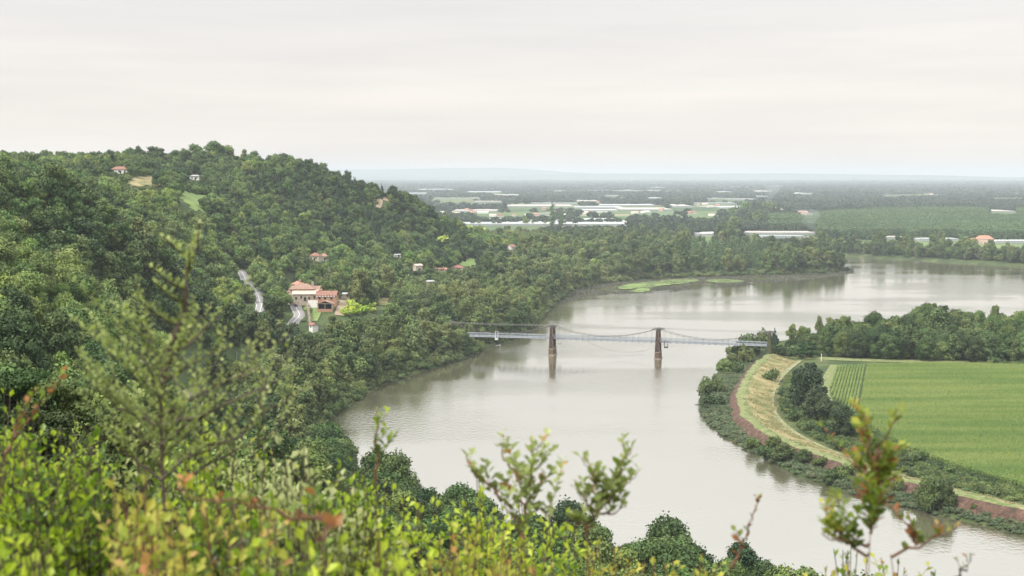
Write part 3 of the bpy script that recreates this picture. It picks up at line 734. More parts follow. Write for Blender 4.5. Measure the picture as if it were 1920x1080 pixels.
STRIPS = [  # greenhouses: x0,x1,ytop,ybase,label
    (830,1175,408,423,'long pale greenhouse block behind the row of orchard trees'),
    (1395,1530,432,440,'ribbed greenhouse block right of the bare poplars'),
    (1428,1512,441.5,447,'low greenhouse just in front of the ribbed greenhouse block'),
    (1300,1340,437,442,'small white greenhouse left of the ribbed block'),
    (1640,1700,445.5,448.5,'short greenhouse left of the long tunnels behind the river trees'),
    (1724,1800,446,452,'long white tunnels left of the red roofed farm'),
    (1868,1990,450,456,'white tunnels right of the red roofed farm'),
    (950,1075,384.5,388.5,'pale greenhouse strip in the middle of the plain'),
    (1080,1170,387.5,391,'white greenhouse strip beside the middle strip'),
    (1120,1230,383.5,386.5,'thin bright greenhouse strip further back'),
    (850,935,393,397.5,'pale greenhouse strip beyond the tree row on the hill side'),
    (1000,1035,399,403,'small cream greenhouse near the orchard'),
    (1095,1160,393.5,396.5,'narrow greenhouse in the middle distance'),
    (1165,1262,390.5,395,'cream greenhouse strip right of the middle strips'),
    (1262,1300,384,388.5,'short white greenhouse at the far middle'),
    (1355,1388,388,391,'white greenhouse left of the dark tree clump'),
    (1452,1470,388,393,'white shed roofed greenhouse right of the dark tree clump'),
    (780,850,354,356.5,'pale far greenhouse near the horizon beside the ridge'),
    (875,940,358.5,361,'bright far greenhouse strip left of centre'),
    (1855,1905,394.5,398,'bright greenhouse beyond the poplar plantation'),
    (1300,1380,381,382.6,'thin far greenhouse line in front of the woods'),
    (1488,1525,360,364,'pinkish far greenhouse roofs near the horizon'),
    (1415,1450,357.5,359.5,'cream far greenhouse left of the pinkish one'),
    (1100,1240,357,358.2,'hair thin pale greenhouse line near the horizon'),
    (640,700,353,355,'faint greenhouse beside the falling ridge'),
]
for a_, b_, c_, d_, _l in STRIPS: pw(a_, b_, c_, d_ - (1 if d_ < 430 else 3))
EXTRA_STRIPS = []
rg = np.random.RandomState(77)
while len(EXTRA_STRIPS) < 15:
    px_ = rg.uniform(720, 1420); py_ = rg.uniform(350, 404); w_ = rg.uniform(22, 95); h_ = rg.uniform(1.2, 2.6)
    if any(px_ < b and px_ + w_ > a and abs(py_ - d) < 5 for a, b, c, d, *_r in STRIPS + EXTRA_STRIPS) or px_ < 640 + (py_ - 350) * 5.2: continue
    EXTRA_STRIPS.append((px_, px_ + w_, py_ - h_, py_)); pw(px_, px_ + w_, py_ - h_, py_ - 1)
FARM = [(1840,457,30),(1820,456,18)]
pw(1808, 1870, 441, 455)
for a_, b_, c_, d_ in [(895,985,396,404),(1300,1345,396,402),(1650,1765,357,366),(1860,1920,356,372),(1270,1345,384,388),(1500,1525,395,403)]: pw(a_, b_, c_, d_)
POPK = [('poplar', 1)]
belt([(1606,480.5),(1700,486),(1800,491.5),(1920,499),(2080,509)], 6, 9, 1.08, [('bank', .8), ('wood', .2)], 'far bank', z=0, hnat=15, dens=.9, wins=[PW[0]], jz=.25)
belt([(860,462),(960,462),(1060,461),(1160,460),(1250,459),(1330,457),(1400,457)], 13, 10, 1.0, [('bank', .75), ('wood', .25)], 'floodplain', hnat=15, dens=.8, wins=PW)
belt([(1250,460),(1330,459),(1400,458)], 4, 11, 1.45, [('bank', 1)], 'floodplain', hnat=15, dens=.55, wins=PW)
belt([(1385,468),(1450,470),(1500,476),(1560,478)], 9, 10, 1.0, [('bank', .8), ('wood', .2)], 'floodplain', hnat=15, wins=PW, dens=.8)
belt([(1290,473.5),(1340,475),(1380,476)], 1, 11, .42, [('wood', 1)], 'young', dens=.8)
belt([(930,478),(1000,474),(1100,470),(1200,472),(1290,474)], 5, 10, 1.0, [('wood', .6), ('bank', .4)], 'floodplain', wins=PW, dens=.85)
belt([(880,422),(1080,422)], 1, 19, .95, [('wood', 1)], 'orchard row', dens=.8, jz=.1)
belt([(1034,424),(1050,424)], 2, 6, 1.25, [('poplar', 1)], 'orchard row', hnat=22)
belt([(1350,424),(1455,423)], 4, 16, 1.5, [('wood', 1)], 'floodplain', wins=PW)
belt([(1400,409),(1425,408),(1456,407)], 5, 12, 2.3, [('conifer', .5), ('wood', .5)], 'dark clump')
belt([(1280,444),(1350,442),(1420,441)], 4, 14, 1.5, [('bank', .7), ('wood', .3)], 'floodplain', wins=PW, dens=.6)

# ---------------------------------------------------------------- pick what shows largest
TR = TREES
coverW, coverH = 480, 270
cov = np.zeros((coverH, coverW), bool)
tx = np.array([t[0] for t in TR]); ty = np.array([t[1] for t in TR]); tz = np.array([t[2] for t in TR])
HN = {'hill': 10, 'bank': 15, 'wood': 12, 'fine': 13, 'conifer': 13, 'poplar': 23, 'bush': 2.4}
WN = {'hill': 10, 'bank': 10, 'wood': 11, 'fine': 11, 'conifer': 6.5, 'poplar': 6, 'bush': 3}
hh_ = np.array([HN[t[3]] * t[7] for t in TR]); ww_ = np.array([WN[t[3]] * t[6] for t in TR])
ppx, pbot = project(tx, ty, tz); _, ptop = project(tx, ty, tz + hh_)
pw_ = ww_ * F / ty
# terrain depth map
tdep = np.full((coverH, coverW), 1e9)
cu = ((np.arange(coverW) + .5) * 4 - 960) / F
for r in range(coverH):
    v = (540 - (r + .5) * 4) / F; dyv = CT + v * ST; dzv = -ST + v * CT
    T = np.arange(60, 2400, 8.)
    Xr = cu[:, None] / dyv * T; Zr = H + dzv / dyv * T
    hh = hraw(Xr, np.broadcast_to(T, Xr.shape)) + 3
    b = (Zr[None, :] < hh); k = b.argmax(1); tdep[r] = np.where(b.any(1), T[k], 1e9)
vis = np.zeros(len(TR))
FGENV = [(0,760),(100,800),(300,790),(600,860),(900,940),(1200,1020),(1920,1080)]
for c in range(coverW):
    e = np.interp(c * 4, [p[0] for p in FGENV], [p[1] for p in FGENV]); cov[int(e / 4):, c] = True
for i in np.argsort(ty):
    x0 = int(max(0, (ppx[i] - pw_[i] / 2) / 4)); x1 = int(min(coverW, (ppx[i] + pw_[i] / 2) / 4 + 1)); y0 = int(max(0, ptop[i] / 4)); y1 = int(min(coverH, pbot[i] / 4 + 1))
    if x1 <= x0 or y1 <= y0: continue
    sub = cov[y0:y1, x0:x1]; free = ~sub & (tdep[y0:y1, x0:x1] > ty[i] - 25)
    vis[i] = free.sum()
    q = (x1 - x0) // 5; sub[:, q:(x1 - x0 - q) or None] = True
order = np.argsort(-vis)
NAMES = {}
sel = set(); nb = nc = npn = 0
for i in order:
    if vis[i] < 3: break
    k = TR[i][3]
    if k == 'conifer':
        if nc >= 110: continue
        nc += 1
    elif k == 'poplar':
        if npn >= 40: continue
        npn += 1
    else:
        if nb >= 262: continue
        nb += 1
    sel.add(i)
TONE = {'hill': 'mid green', 'bank': 'grey green', 'wood': 'dark green', 'fine': 'leafy green', 'conifer': 'dark', 'poplar': 'light green'}
PLACE = {'near slope': 'on the slope just below the shrubs', 'left slope': 'on the nearest wooded slope at the left', 'valley': 'in the wood round the village and road',
         'ridge': 'on the dark steep side of the ridge', 'hillside': 'on the upper hillside under the skyline', 'near bank': 'on the near river bank below the shrubs',
         'left bank': 'on the wooded left bank before the bridge', 'point': 'on the wooded point beyond the bridge', 'young': 'in the low young belt on the point', 'peninsula': 'in the wood behind the maize field',
         'far bank': 'in the tree belt on the far bank', 'floodplain': 'in the dark belt beyond the river', 'orchard row': 'in the row before the long greenhouse', 'dark clump': 'in the tall dark clump on the plain'}
KN = {'conifer': ('conifer_tree', 'conifer'), 'poplar': ('poplar_tree', 'poplar')}
def shelf(i):
    # where along its wood the tree stands, told by what is beside it
    px, reg = ppx[i], TR[i][8]
    if reg == 'left bank': return ' at the waterline' if abs(vis[i]) > 60 else ''
    return ''
for i in sorted(sel):
    x, y_, z, k, v, rz, s, sz, reg = TR[i]
    nm, cat = KN.get(k, ('broadleaf_tree', 'tree'))
    lab = '%s %s %s' % (TONE[k], 'conifer' if k == 'conifer' else ('slender poplar' if k == 'poplar' else 'round crowned tree'), PLACE[reg])
    plant_tree(nm, lab, cat, k, v, (x, y_, z), rz, (s, s, sz), group=lab.replace('tree ', 'trees ').replace('conifer ', 'conifers ').replace('poplar ', 'poplars '), parts=(pbot[i] - ptop[i]) > 14)
rest = [i for i in range(len(TR)) if i not in sel]
WOODS = {'hillside_woodland': (['near slope', 'left slope', 'valley', 'ridge', 'hillside'], 'dense mixed woodland covering the left hillside and ridge'),
         'riverside_woodland': (['near bank', 'left bank', 'point', 'young'], 'continuous riverside wood along the left bank and point'),
         'peninsula_woodland': (['peninsula'], 'wood filling the ground behind the maize field'),
         'floodplain_woodland': (['far bank', 'floodplain', 'orchard row', 'dark clump'], 'belts of dark trees beyond the river')}
for wn, (regs, lab) in WOODS.items():
    first = None
    for k in KIND:
        ii = [i for i in rest if TR[i][8] in regs and TR[i][3] == k]
        if not ii: continue
        nvr = len(KIND[k][0])
        P = [(TR[i][0], TR[i][1], TR[i][2]) for i in ii]
        o = stuff_instances(wn + ('' if k in ('hill', 'bank', 'wood') and first is None else '_' + {'fine': 'broadleaves', 'hill': 'oaks', 'bank': 'willows', 'wood': 'ashes', 'conifer': 'conifers', 'poplar': 'poplars'}[k]),
                            lab + ', ' + {'fine': 'leafy near trees', 'hill': 'mid green trees', 'bank': 'grey green trees', 'wood': 'dark green trees', 'conifer': 'conifers', 'poplar': 'poplars'}[k], 'woodland', KIND[k][1], P,
                            [TR[i][5] for i in ii], [(TR[i][6], TR[i][6], TR[i][7]) for i in ii], [TR[i][4] % nvr for i in ii]); first = o
print('TREES', len(TR), 'individual', len(sel), nb, nc, npn)
# ---------------------------------------------------------------- plain: far woods as one mass
d = 1960.0; PX_, PY_, SC_, SZ_ = [], [], [], []
rp = np.random.RandomState(5)
while d < 25000:
    s = max(10.0, d / 210.0)
    n = int(1.0 * d * .80 / s)
    x = (np.arange(n) / n - .5) * .82 * d + rp.uniform(-.45, .45, n) * s; yv = d + rp.uniform(-.45, .45, n) * s
    PX_.append(x); PY_.append(yv); SC_.append(np.full(n, s / 10.0)); d += s
X = np.concatenate(PX_); Y = np.concatenate(PY_); SC = np.concatenate(SC_)
px, py = project(X, Y, X * 0 + 4)
mask = vnoise(X, Y * .8, 420, 11) * .6 + vnoise(X, Y, 170, 12) * .4
mask2 = vnoise(X, Y * 1.6, 900, 13)
open_mid = (px > 700) & (px < 1400) & (py > 378) & (py < 432)
thr = np.where(open_mid, .60, .40) + .10 * (mask2 - .5)
thr = np.where((py < 378), .43, thr)
thr = np.where((px > 1400) & (py > 370), .30, thr)
thr = np.where(py < 350, .33, thr)
k = mask > thr
hedge = (np.abs(((X * .98 + Y * .17) / 260) % 1 - .5) > .47) | (np.abs(((Y * .98 - X * .17) / 210) % 1 - .5) > .46)
k |= hedge & (rp.rand(len(X)) < .55)
k &= ~inpoly(X, Y, RIVER) & (segdist(X, Y, RIVER, True) > 25)
# rise over the left hill side: keep plain only
k &= ~(inpoly(X, Y, LEFTLAND) & (Y < 2500))
PLANT = [gp(*p, 4) for p in [(1445,441),(1500,447),(1600,449),(1960,453),(2060,454),(2060,404),(1920,401),(1760,400),(1560,404),(1500,412),(1440,418)]]
k &= ~inpoly(X, Y, PLANT)
FLD = [gp(*p, 4) for p in [(1600,474),(1780,480),(1960,492),(2050,495),(2050,453),(1920,453),(1600,448),(1540,450),(1560,470)]]
k &= ~inpoly(X, Y, FLD)
kb = (Y < 2330) & (px > 880) & (px < 1420)      # the belts stand there
k &= ~kb
hgt = np.where(rp.rand(len(X)) < .1, 1.5, 1.05) * (1 + .0 * X)
k[k] &= clear(X[k], Y[k], 12 * hgt[k], 10 * SC[k], PW)
X, Y, SC, hgt = X[k], Y[k], SC[k], hgt[k]
n = len(X); print('plain woods', n)
stuff_instances('plain_woodland', 'far woods and hedges fading into the haze across the plain', 'woodland', KIND['plain'][1], np.stack([X, Y, np.full(n, 3.2)], 1), rp.rand(n) * 6.28,
                np.stack([SC * rp.uniform(.8, 1.25, n), SC * rp.uniform(.8, 1.25, n), hgt * rp.uniform(.75, 1.2, n) * (1 + .12 * np.log(np.maximum(SC, 1)))], 1), rp.randint(0, 4, n))
# planted poplars in rows
ang = .10; ca, sa = math.cos(ang), math.sin(ang)
X, Y = np.meshgrid(np.arange(200, 2300, 7.5), np.arange(1800, 4200, 9.0)); X = X.ravel() + rp.uniform(-1, 1, X.size); Y = Y.ravel() + rp.uniform(-.8, .8, Y.size)
X, Y = X * ca + Y * sa * .4, Y * ca - X * sa
k = inpoly(X, Y, PLANT); X, Y = X[k], Y[k]
blk = vnoise(X, Y, 330, 21)
gap = (np.abs((Y / 330.0 + X / 4000) % 1 - .5) < .035)
k = ~gap & (rp.rand(len(X)) < .93); k &= clear(X, Y, 20 + X * 0, 6 + X * 0, PW); X, Y, blk = X[k], Y[k], blk[k]
hp = .62 + .28 * (np.floor(blk * 4) / 3)
n = len(X); print('plantation', n)
stuff_instances('poplar_plantation', 'large blocks of planted poplars in even rows', 'plantation', KIND['poplar'][1], np.stack([X, Y, np.full(n, 3.5)], 1), rp.rand(n) * 6.28, np.stack([np.full(n, 1.25), np.full(n, 1.25), hp * rp.uniform(.93, 1.07, n)], 1), rp.randint(0, 3, n))

# ---------------------------------------------------------------- field sheets
def sheet(name, pts, z, mat, label, cat='field'):
    P = [gp(px, py, z) + (z,) for px, py in pts]
    o = obj(name, mesh_np(name, P, [tuple(range(len(P)))], mat)); tagp(o, label, cat, kind='structure'); return o
MAIZE = [(1566,688),(1700,686),(1960,688),(2080,692),(2080,975),(1920,917),(1800,882),(1705,848),(1650,817),(1602,777),(1558,748),(1553,718)]
sheet('maize_field_soil', MAIZE, 2.25, mat_noise('maize_soil', [(.3, (.05,.08,.02)), (.7, (.08,.11,.035))], .3, .95), 'dark soil under the maize crop')
sheet('far_bank_field', [(1660,474),(1790,480),(1960,490),(2050,494),(2050,458),(1870,457),(1700,452),(1640,451)], 4.12, mat_noise('pasture', [(.3, (.10,.155,.05)), (.7, (.14,.19,.065))], .02, .95), 'light green field behind the far bank trees')
sheet('pasture', [(1030,476),(1200,477),(1290,478),(1280,471),(1180,467),(1060,466)], 5.3, mat_noise('pasture_b', [(.3, (.12,.19,.06)), (.7, (.17,.23,.08))], .02, .95), 'green pasture before the dark poplar belt')
for k, (pts, col, lab) in enumerate([([(1450,412),(1530,412),(1520,404),(1452,404)], (.32,.31,.18), 'pale stubble field right of the dark clump'),
        ([(1480,402),(1640,403),(1620,398),(1490,397)], (.09,.14,.05), 'green strip field near the red roofs'),
        ([(1180,404),(1330,405),(1300,396),(1180,396)], (.09,.14,.055), 'green field in the middle of the plain'),
        ([(1500,399),(1560,399),(1555,392),(1490,392)], (.38,.30,.22), 'bare earth patch beside the red roofs'),
        ([(1400,362),(1450,362),(1450,357),(1405,357)], (.50,.46,.36), 'sandy field near the horizon'),
        ([(760,402),(860,402),(855,396),(770,396)], (.42,.38,.28), 'straw field beside the ridge foot')]):
    o = sheet('plain_field', pts, 4.15 + .02 * k, mat_noise('field_%d' % k, [(.3, tuple(c * .9 for c in col)), (.7, tuple(min(1, c * 1.1) for c in col))], .02, .95), lab)

# maize plants
rc = np.random.RandomState(9)
def maize_mesh(i):
    rs = np.random.RandomState(300 + i); V = []; Q = []; T = []; n0 = 0
    for p in range(4):
        bx, by = rs.uniform(-.45, .45), rs.uniform(-.18, .18); h = rs.uniform(1.8, 2.3)
        for b in range(6):
            a = rs.rand() * 6.28; z = h * (.25 + .75 * b / 6); L = rs.uniform(.45, .75)
            dx, dy = math.cos(a), math.sin(a); wx, wy = -dy * .09, dx * .09
            V += [(bx - wx, by - wy, z - .2), (bx + wx, by + wy, z - .2), (bx + dx * L * .5 + wx, by + dy * L * .5 + wy, z + .28), (bx + dx * L * .5 - wx, by + dy * L * .5 - wy, z + .28),
                  (bx + dx * L + wx * .3, by + dy * L + wy * .3, z + .05), (bx + dx * L - wx * .3, by + dy * L - wy * .3, z + .05)]
            Q += [(n0, n0 + 1, n0 + 2, n0 + 3), (n0 + 3, n0 + 2, n0 + 4, n0 + 5)]; T += [rs.rand() * .8, rs.rand() * .8]; n0 += 6
        V += [(bx - .05, by, h - .2), (bx + .05, by, h - .2), (bx + .03, by, h + .35), (bx - .03, by, h + .35)]; Q.append((n0, n0 + 1, n0 + 2, n0 + 3)); T.append(1.0); n0 += 4
    return mesh_np('maize_%d' % i, V, Q, FOL_CORN, tint=T)
CC = newcoll('src_maize')
for i in range(5): src(maize_mesh(i), CC)
mp_ = [gp(px, py, 2.3) for px, py in MAIZE]
def inner(P, poly, m): return inpoly(P[:, 0], P[:, 1], poly) & (segdist(P[:, 0], P[:, 1], poly, True) > m)
# rows across the field, and a block of rows running away along its left edge
ea = math.radians(-3)
A, B = np.meshgrid(np.arange(-20, 330, .95), np.arange(430, 800, 1.35))
P1 = np.stack([(A * math.cos(ea) - (B - 600) * math.sin(ea)).ravel(), (A * math.sin(ea) + (B - 600) * math.cos(ea)).ravel() + 600], 1) + rc.uniform(-.14, .14, (A.size, 2))
edge = lambda P: P[:, 0] - (gp(1636, 690, 3.4)[0] + (P[:, 1] - 755) * (gp(1636, 690, 3.4)[0] - gp(1622, 780, 3.4)[0]) / (gp(1636, 690, 3.4)[1] - gp(1622, 780, 3.4)[1]))
P1 = P1[inner(P1, mp_, .8) & (edge(P1) > 0)]
ec = math.atan2(gp(1636, 690)[0] - gp(1622, 780)[0], gp(1636, 690)[1] - gp(1622, 780)[1])
A, B = np.meshgrid(np.arange(90, 260, 1.55), np.arange(-300, 300, 1.0))
P2 = np.stack([A.ravel() + B.ravel() * math.tan(ec) - 0, 640 + B.ravel()], 1) + rc.uniform(-.12, .12, (A.size, 2))
P2 = P2[inner(P2, mp_, .8) & (edge(P2) <= -1) & (P2[:, 1] > gp(1600, 785, 3.4)[1])]
P3 = P1
px, _ = project(P3[:, 0], P3[:, 1], P3[:, 0] * 0 + 3)
P3 = P3[px < 2060]
n1, n2 = len(P3), len(P2)
PA = np.concatenate([P3, P2]); rz = np.concatenate([np.full(n1, ea), np.full(n2, PI / 2 - ec)]) + rc.choice([0, PI], n1 + n2)
PA = np.concatenate([PA, np.full((len(PA), 1), 2.2)], 1)
hs = .8 + .35 * vnoise(PA[:, 0], PA[:, 1], 40, 31) + rc.uniform(-.08, .08, len(PA)); hs[n1:] *= .8
print('maize', len(PA))
stuff_instances('maize_crop', 'green maize crop standing in close rows', 'maize', CC, PA, rz, np.stack([np.where(np.arange(len(PA)) < n1, 1.15, 1.05), np.where(np.arange(len(PA)) < n1, 1.15, .98), hs], 1), rc.randint(0, 5, len(PA)))

# ---------------------------------------------------------------- undergrowth
ru = np.random.RandomState(15)
def scrub(name, X, Y, sc, label, z=None, mats=None, coll=None, cat='undergrowth', zmul=1.0):
    Z = height(X, Y, True) if z is None else np.full(len(X), z); n = len(X)
    s = sc * ru.uniform(.5, 1.5, n)
    return stuff_instances(name, label, cat, coll or KIND['bush'][1], np.stack([X, Y, np.maximum(Z, -.2) - .25], 1), ru.rand(n) * 6.28, np.stack([s, s, s * zmul * ru.uniform(.6, 1.2, n)], 1), ru.randint(0, 4, n))
RB = [gp(*p) for p in RIGHT_BANK]
X, Y = jgrid(60, 420, 350, 860, 1.7, ru)
rbd = segdist(X, Y, RB); cd = segdist(X, Y, [tuple(p) for p in crest])
k = ~inpoly(X, Y, RIVER) & (rbd < 34) & (cd > 3.9 - 1.6 * (vnoise(X, Y, 13, 9) > .6)) & infr(X, Y, 100)
# river side of the crest only
side = inpoly(X, Y, [tuple(p) for p in crest] + [(500, 420), (500, -100), (-600, -100), (-600, 800), (140, 830)])
k &= side & (ru.rand(len(X)) < np.where(cd > 5.5, .9, .3)) & (Y < 800)
scrub('riverside_scrub', X[k], Y[k], .60, 'tangled grey green scrub along the foot of the flood bank', zmul=.95, coll=KIND['reed'][1])
# inner ditch hedge between track/levee and maize
k = ~side & (cd > 14) & (cd < 15 + 20 + 16 * sstep(420, 640, Y)) & infr(X, Y, 100) & ~inpoly(X, Y, mp_) & (segdist(X, Y, mp_, True) > 2) & (segdist(X, Y, [tuple(p) for p in trk]) > 4.5) & (Y < 728) & (segdist(X, Y, [tuple(p) for p in strip]) > 5)
k &= vnoise(X, Y, 9, 5) > .22
scrub('ditch_scrub', X[k], Y[k], .60, 'bramble and weeds in the ditch between flood bank and maize')
# left bank fringe
X, Y = jgrid(-160, 420, 380, 1750, 3.0, ru); lbd = segdist(X, Y, LB)
k = ~inpoly(X, Y, RIVER) & (lbd < 9) & inpoly(X, Y, LEFTLAND)
scrub('bank_scrub', X[k], Y[k], 1.1, 'low bushes hanging over the water of the left bank')
# reeds on grass edges of peninsula wood
X, Y = jgrid(120, 480, 735, 772, 2.2, ru); k = (segdist(X, Y, PEN, True) < 4)
scrub('wood_edge_scrub', X[k], Y[k], .9, 'bushes along the front of the wood behind the maize')
# tufts of long grass on the levee's inner slope
TUF = newcoll('src_tufts'); TM = mat_noise('straw_tuft', [(.3, (.22,.24,.10)), (.6, (.36,.32,.17)), (.8, (.44,.38,.24))], .3, .9)
for i in range(3):
    rs = np.random.RandomState(400 + i); V = []; Q = []
    for b in range(26):
        a = rs.rand() * 6.28; r0 = rs.rand() * .5; h = rs.uniform(.35, .8); dx, dy = math.cos(a), math.sin(a); bx, by = dx * r0, dy * r0
        V += [(bx - dy * .07, by + dx * .07, 0), (bx + dy * .07, by - dx * .07, 0), (bx + dx * .3 * h, by + dy * .3 * h, h)]; Q.append((3 * b, 3 * b + 1, 3 * b + 2))
    src(mesh_np('tuft_%d' % i, V, Q, TM), TUF)
X, Y = jgrid(100, 420, 370, 830, 1.25, ru); cs = segdist(X, Y, [tuple(p) for p in crest]); k = ~inpoly(X, Y, [tuple(p) for p in crest] + [(500, 420), (500, -100), (-600, -100), (-600, 800), (140, 830)]) & (cs > 1.0) & (cs < 17) & infr(X, Y, 60) & (vnoise(X, Y, 5, 8) > .35)
prof_z = np.interp(cs[k], [0, 2.8, 6, 10, 15, 18], [5.3, 5.2, 4.2, 3.1, 2.1, 2.0])
nk = k.sum()
stuff_instances('long_grass', 'dry long grass on the inner slope of the flood bank', 'grass', TUF, np.stack([X[k], Y[k], prof_z - .1], 1), ru.rand(nk) * 6.28, ru.uniform(.4, 1.0, nk), ru.randint(0, 3, nk))

# water plants on the shallow margin of the point
WEED = newcoll('src_weed')
for i in range(3):
    rs = np.random.RandomState(500 + i); P = np.concatenate([rs.uniform(-2.2, 2.2, (34, 2)), rs.uniform(.02, .28, (34, 1))], 1)
    lv, lq = leafquads(P, np.array([[0, 0, 1.0]]) + rs.normal(size=(34, 3)) * .55, rs.uniform(.25, .7, 34), rs)
    src(mesh_np('weed_%d' % i, lv, lq, foliage('weed_leaves_%d' % i, [(.045,.050,.030), (.08,.085,.05), (.15,.145,.10)]), tint=rs.rand(34)), WEED)
MARSH = [gp(*p) for p in [(1060,566),(1078,562),(1120,554),(1180,550),(1262,547),(1292,541),(1350,538),(1440,531),(1540,521),(1597,512),(1596,504),(1450,511),(1300,516),(1180,521),(1090,536),(1040,562)]]
X, Y = jgrid(30, 420, 1050, 1650, 1.9, ru); k = inpoly(X, Y, MARSH) & inpoly(X, Y, RIVER)
vn = vnoise(X, Y, 30, 6) * .6 + vnoise(X, Y, 11, 7) * .4
k &= (vn > .33) & ~((project(X, Y, X * 0)[0] > 1288) & (project(X, Y, X * 0)[0] < 1345) & (project(X, Y, X * 0)[1] > 529))
nk = k.sum(); print('weed', nk)
stuff_instances('water_plants', 'brown speckled water plants in the shallows of the point', 'water plants', WEED, np.stack([X[k], Y[k], X[k] * 0 + .02], 1), ru.rand(nk) * 6.28, ru.uniform(.8, 1.4, nk), ru.randint(0, 3, nk))
def flatpatch(name, pts, mat, label, z=.40):
    P0 = [gp(*p, z) for p in pts]; P = smooth_line(P0, it=3, closed=True); P = [(x + (vnoise(x, y, 6, 3) - .5) * 5, y + (vnoise(x, y, 9, 4) - .5) * 12, z) for x, y in P]
    o = obj(name, mesh_np(name, P, [tuple(range(len(P)))], mat)); tagp(o, label, 'water weed', kind='stuff')
ALG = mat_noise('green_water_weed', [(.3, (.09,.13,.04)), (.5, (.14,.20,.055)), (.7, (.20,.26,.08))], .12, .9, bump=.4)
flatpatch('water_weed', [(1152,537),(1195,530),(1255,525),(1312,521),(1306,528),(1255,534),(1210,540),(1165,543)], ALG, 'large bright green weed mat beside the wooded point')
flatpatch('water_weed', [(1322,524),(1360,523),(1398,526),(1390,530),(1350,530),(1326,528)], ALG, 'smaller green weed mat right of the large one', .42)
flatpatch('water_weed', [(1180,545),(1205,540),(1222,541),(1212,547),(1185,548)], ALG, 'little yellow green weed mat nearest the open water', .44)

# ---------------------------------------------------------------- single bushes and trees on the right bank
def at_px(px, pyb, z=3.0): return gp(px, pyb, z)
BU = [ # cx, base y, width px, height px, kind, z, label
    (1326,742,30,34,'bush',1,'round bush at the outermost bend of the water'),(1347,737,28,30,'bush',2,'bush behind the outermost bend bush'),(1330,764,32,26,'bush',1,'grey bush low at the bend waterline'),(1352,762,20,20,'bush',2,'small bush tucked inside the bend cluster'),
    (1360,704,34,32,'bush',1,'dark round bush at the water north of the bend'),(1382,703,26,28,'bush',1.5,'bush just right of the dark round waterside bush'),(1374,687,36,26,'bush',1,'light green bush above the dark round bush'),(1400,682,32,34,'bush',2,'tall bush on the bank below the bridge end'),
    (1372,668,24,20,'bush',1,'small bush by the water under the bridge'),
    (1446,706,26,23,'bush',5,'single dark bush standing on the dry slope of the flood bank'),
    (1580,893,30,27,'bush',3,'dark bush pair left of the autumn twig on the red slope'),(1602,890,24,22,'bush',3,'small dark bush right of the dark pair'),
    (1510,864,36,26,'bush',3,'leafy bush on the red slope where the bank straightens'),(1535,873,28,20,'bush',3,'low bush right of the leafy slope bush'),
    (1452,838,28,26,'bush',3,'dark bush at the top of the red slope bend'),(1470,862,42,34,'bush',2,'broad pale bush below the slope bend'),(1436,858,30,24,'bush',1,'grey green bush at the waterline bend'),(1412,842,26,22,'bush',1,'dark waterline bush left of the pale broad bush'),
    (1560,905,46,28,'bush',1,'spreading grey bush at the waterline middle'),(1686,920,24,28,'bush',3,'dark upright bush on the straight red slope'),
    (1742,950,48,58,'bush',2,'large dark round bush overhanging the river'),(1777,948,38,50,'bush',2.5,'second large dark bush joined to the round one'),
    (1830,953,15,13,'bush',3,'tiny round bush alone on the red slope'),
    (1716,862,22,18,'bush',3.3,'small bush in the ditch by the maize corner'),(1783,886,26,20,'bush',3.3,'dark low bush at the edge of the maize'),(1880,925,26,17,'bush',3.3,'bramble mound in the far right ditch'),
    (1500,745,24,22,'bush',3.3,'light bush left of the three ditch trees'),(1490,785,24,20,'bush',3.3,'yellow green bush beside the farm track'),(1528,806,28,20,'bush',3.3,'bright bush between the second and third ditch trees'),(1545,812,24,22,'bush',3.3,'leafy bush left of the third ditch tree'),
    (1575,838,26,18,'bush',3.3,'bush below the third ditch tree'),(1610,848,30,20,'bush',3.3,'bush at the lowest corner of the ditch'),
]
register('ditchbush', FOL_BANK, [broad_blobs(641 + i, 9, -.6, 8.2, 40) for i in range(3)], None, 8000, .42)
for j, (cx, by, wp, hp_, kd, z, lab) in enumerate(BU):
    x, y_ = gp(cx, by, z); wm = wp * y_ / F; hm = hp_ * y_ / F
    big = wp >= 34
    plant_tree('bush', lab, 'bush', 'ditchbush' if big else 'bush', j, (x, y_ + wm * .2, min(z, 2.6) - .4), j * 1.3, (wm / 9.0, wm / 9.0, hm / 8.2) if big else (wm / 3.9, wm / 3.9, hm / 2.75), 'bushes along the flood bank')
register('ditch', foliage('ditch_leaves', [(.024,.044,.018),(.046,.076,.028),(.085,.125,.044)]), [broad_blobs(601 + i, 9.5, .3, 12, 44) for i in range(3)], (11, .3), 9000, .5)
for j, (cx, by, wp, hp_, lab) in enumerate([(1518,764,62,84,'tallest spreading dark tree in the ditch left of the maize'),(1500,752,40,60,'dark tree half hidden at the back left of the ditch group'),
        (1530,790,50,62,'dark round tree in the middle of the ditch group'),(1582,822,48,62,'separate dark tree nearest the maize edge')]):
    x, y_ = gp(cx, by, 2.2); wm = wp * y_ / F; hm = hp_ * y_ / F
    plant_tree('ditch_tree', lab, 'tree', 'ditch', j, (x, y_ + 1, 1.9), j * 2.1, (wm / 9.3, wm / 9.3, hm / 12.2))
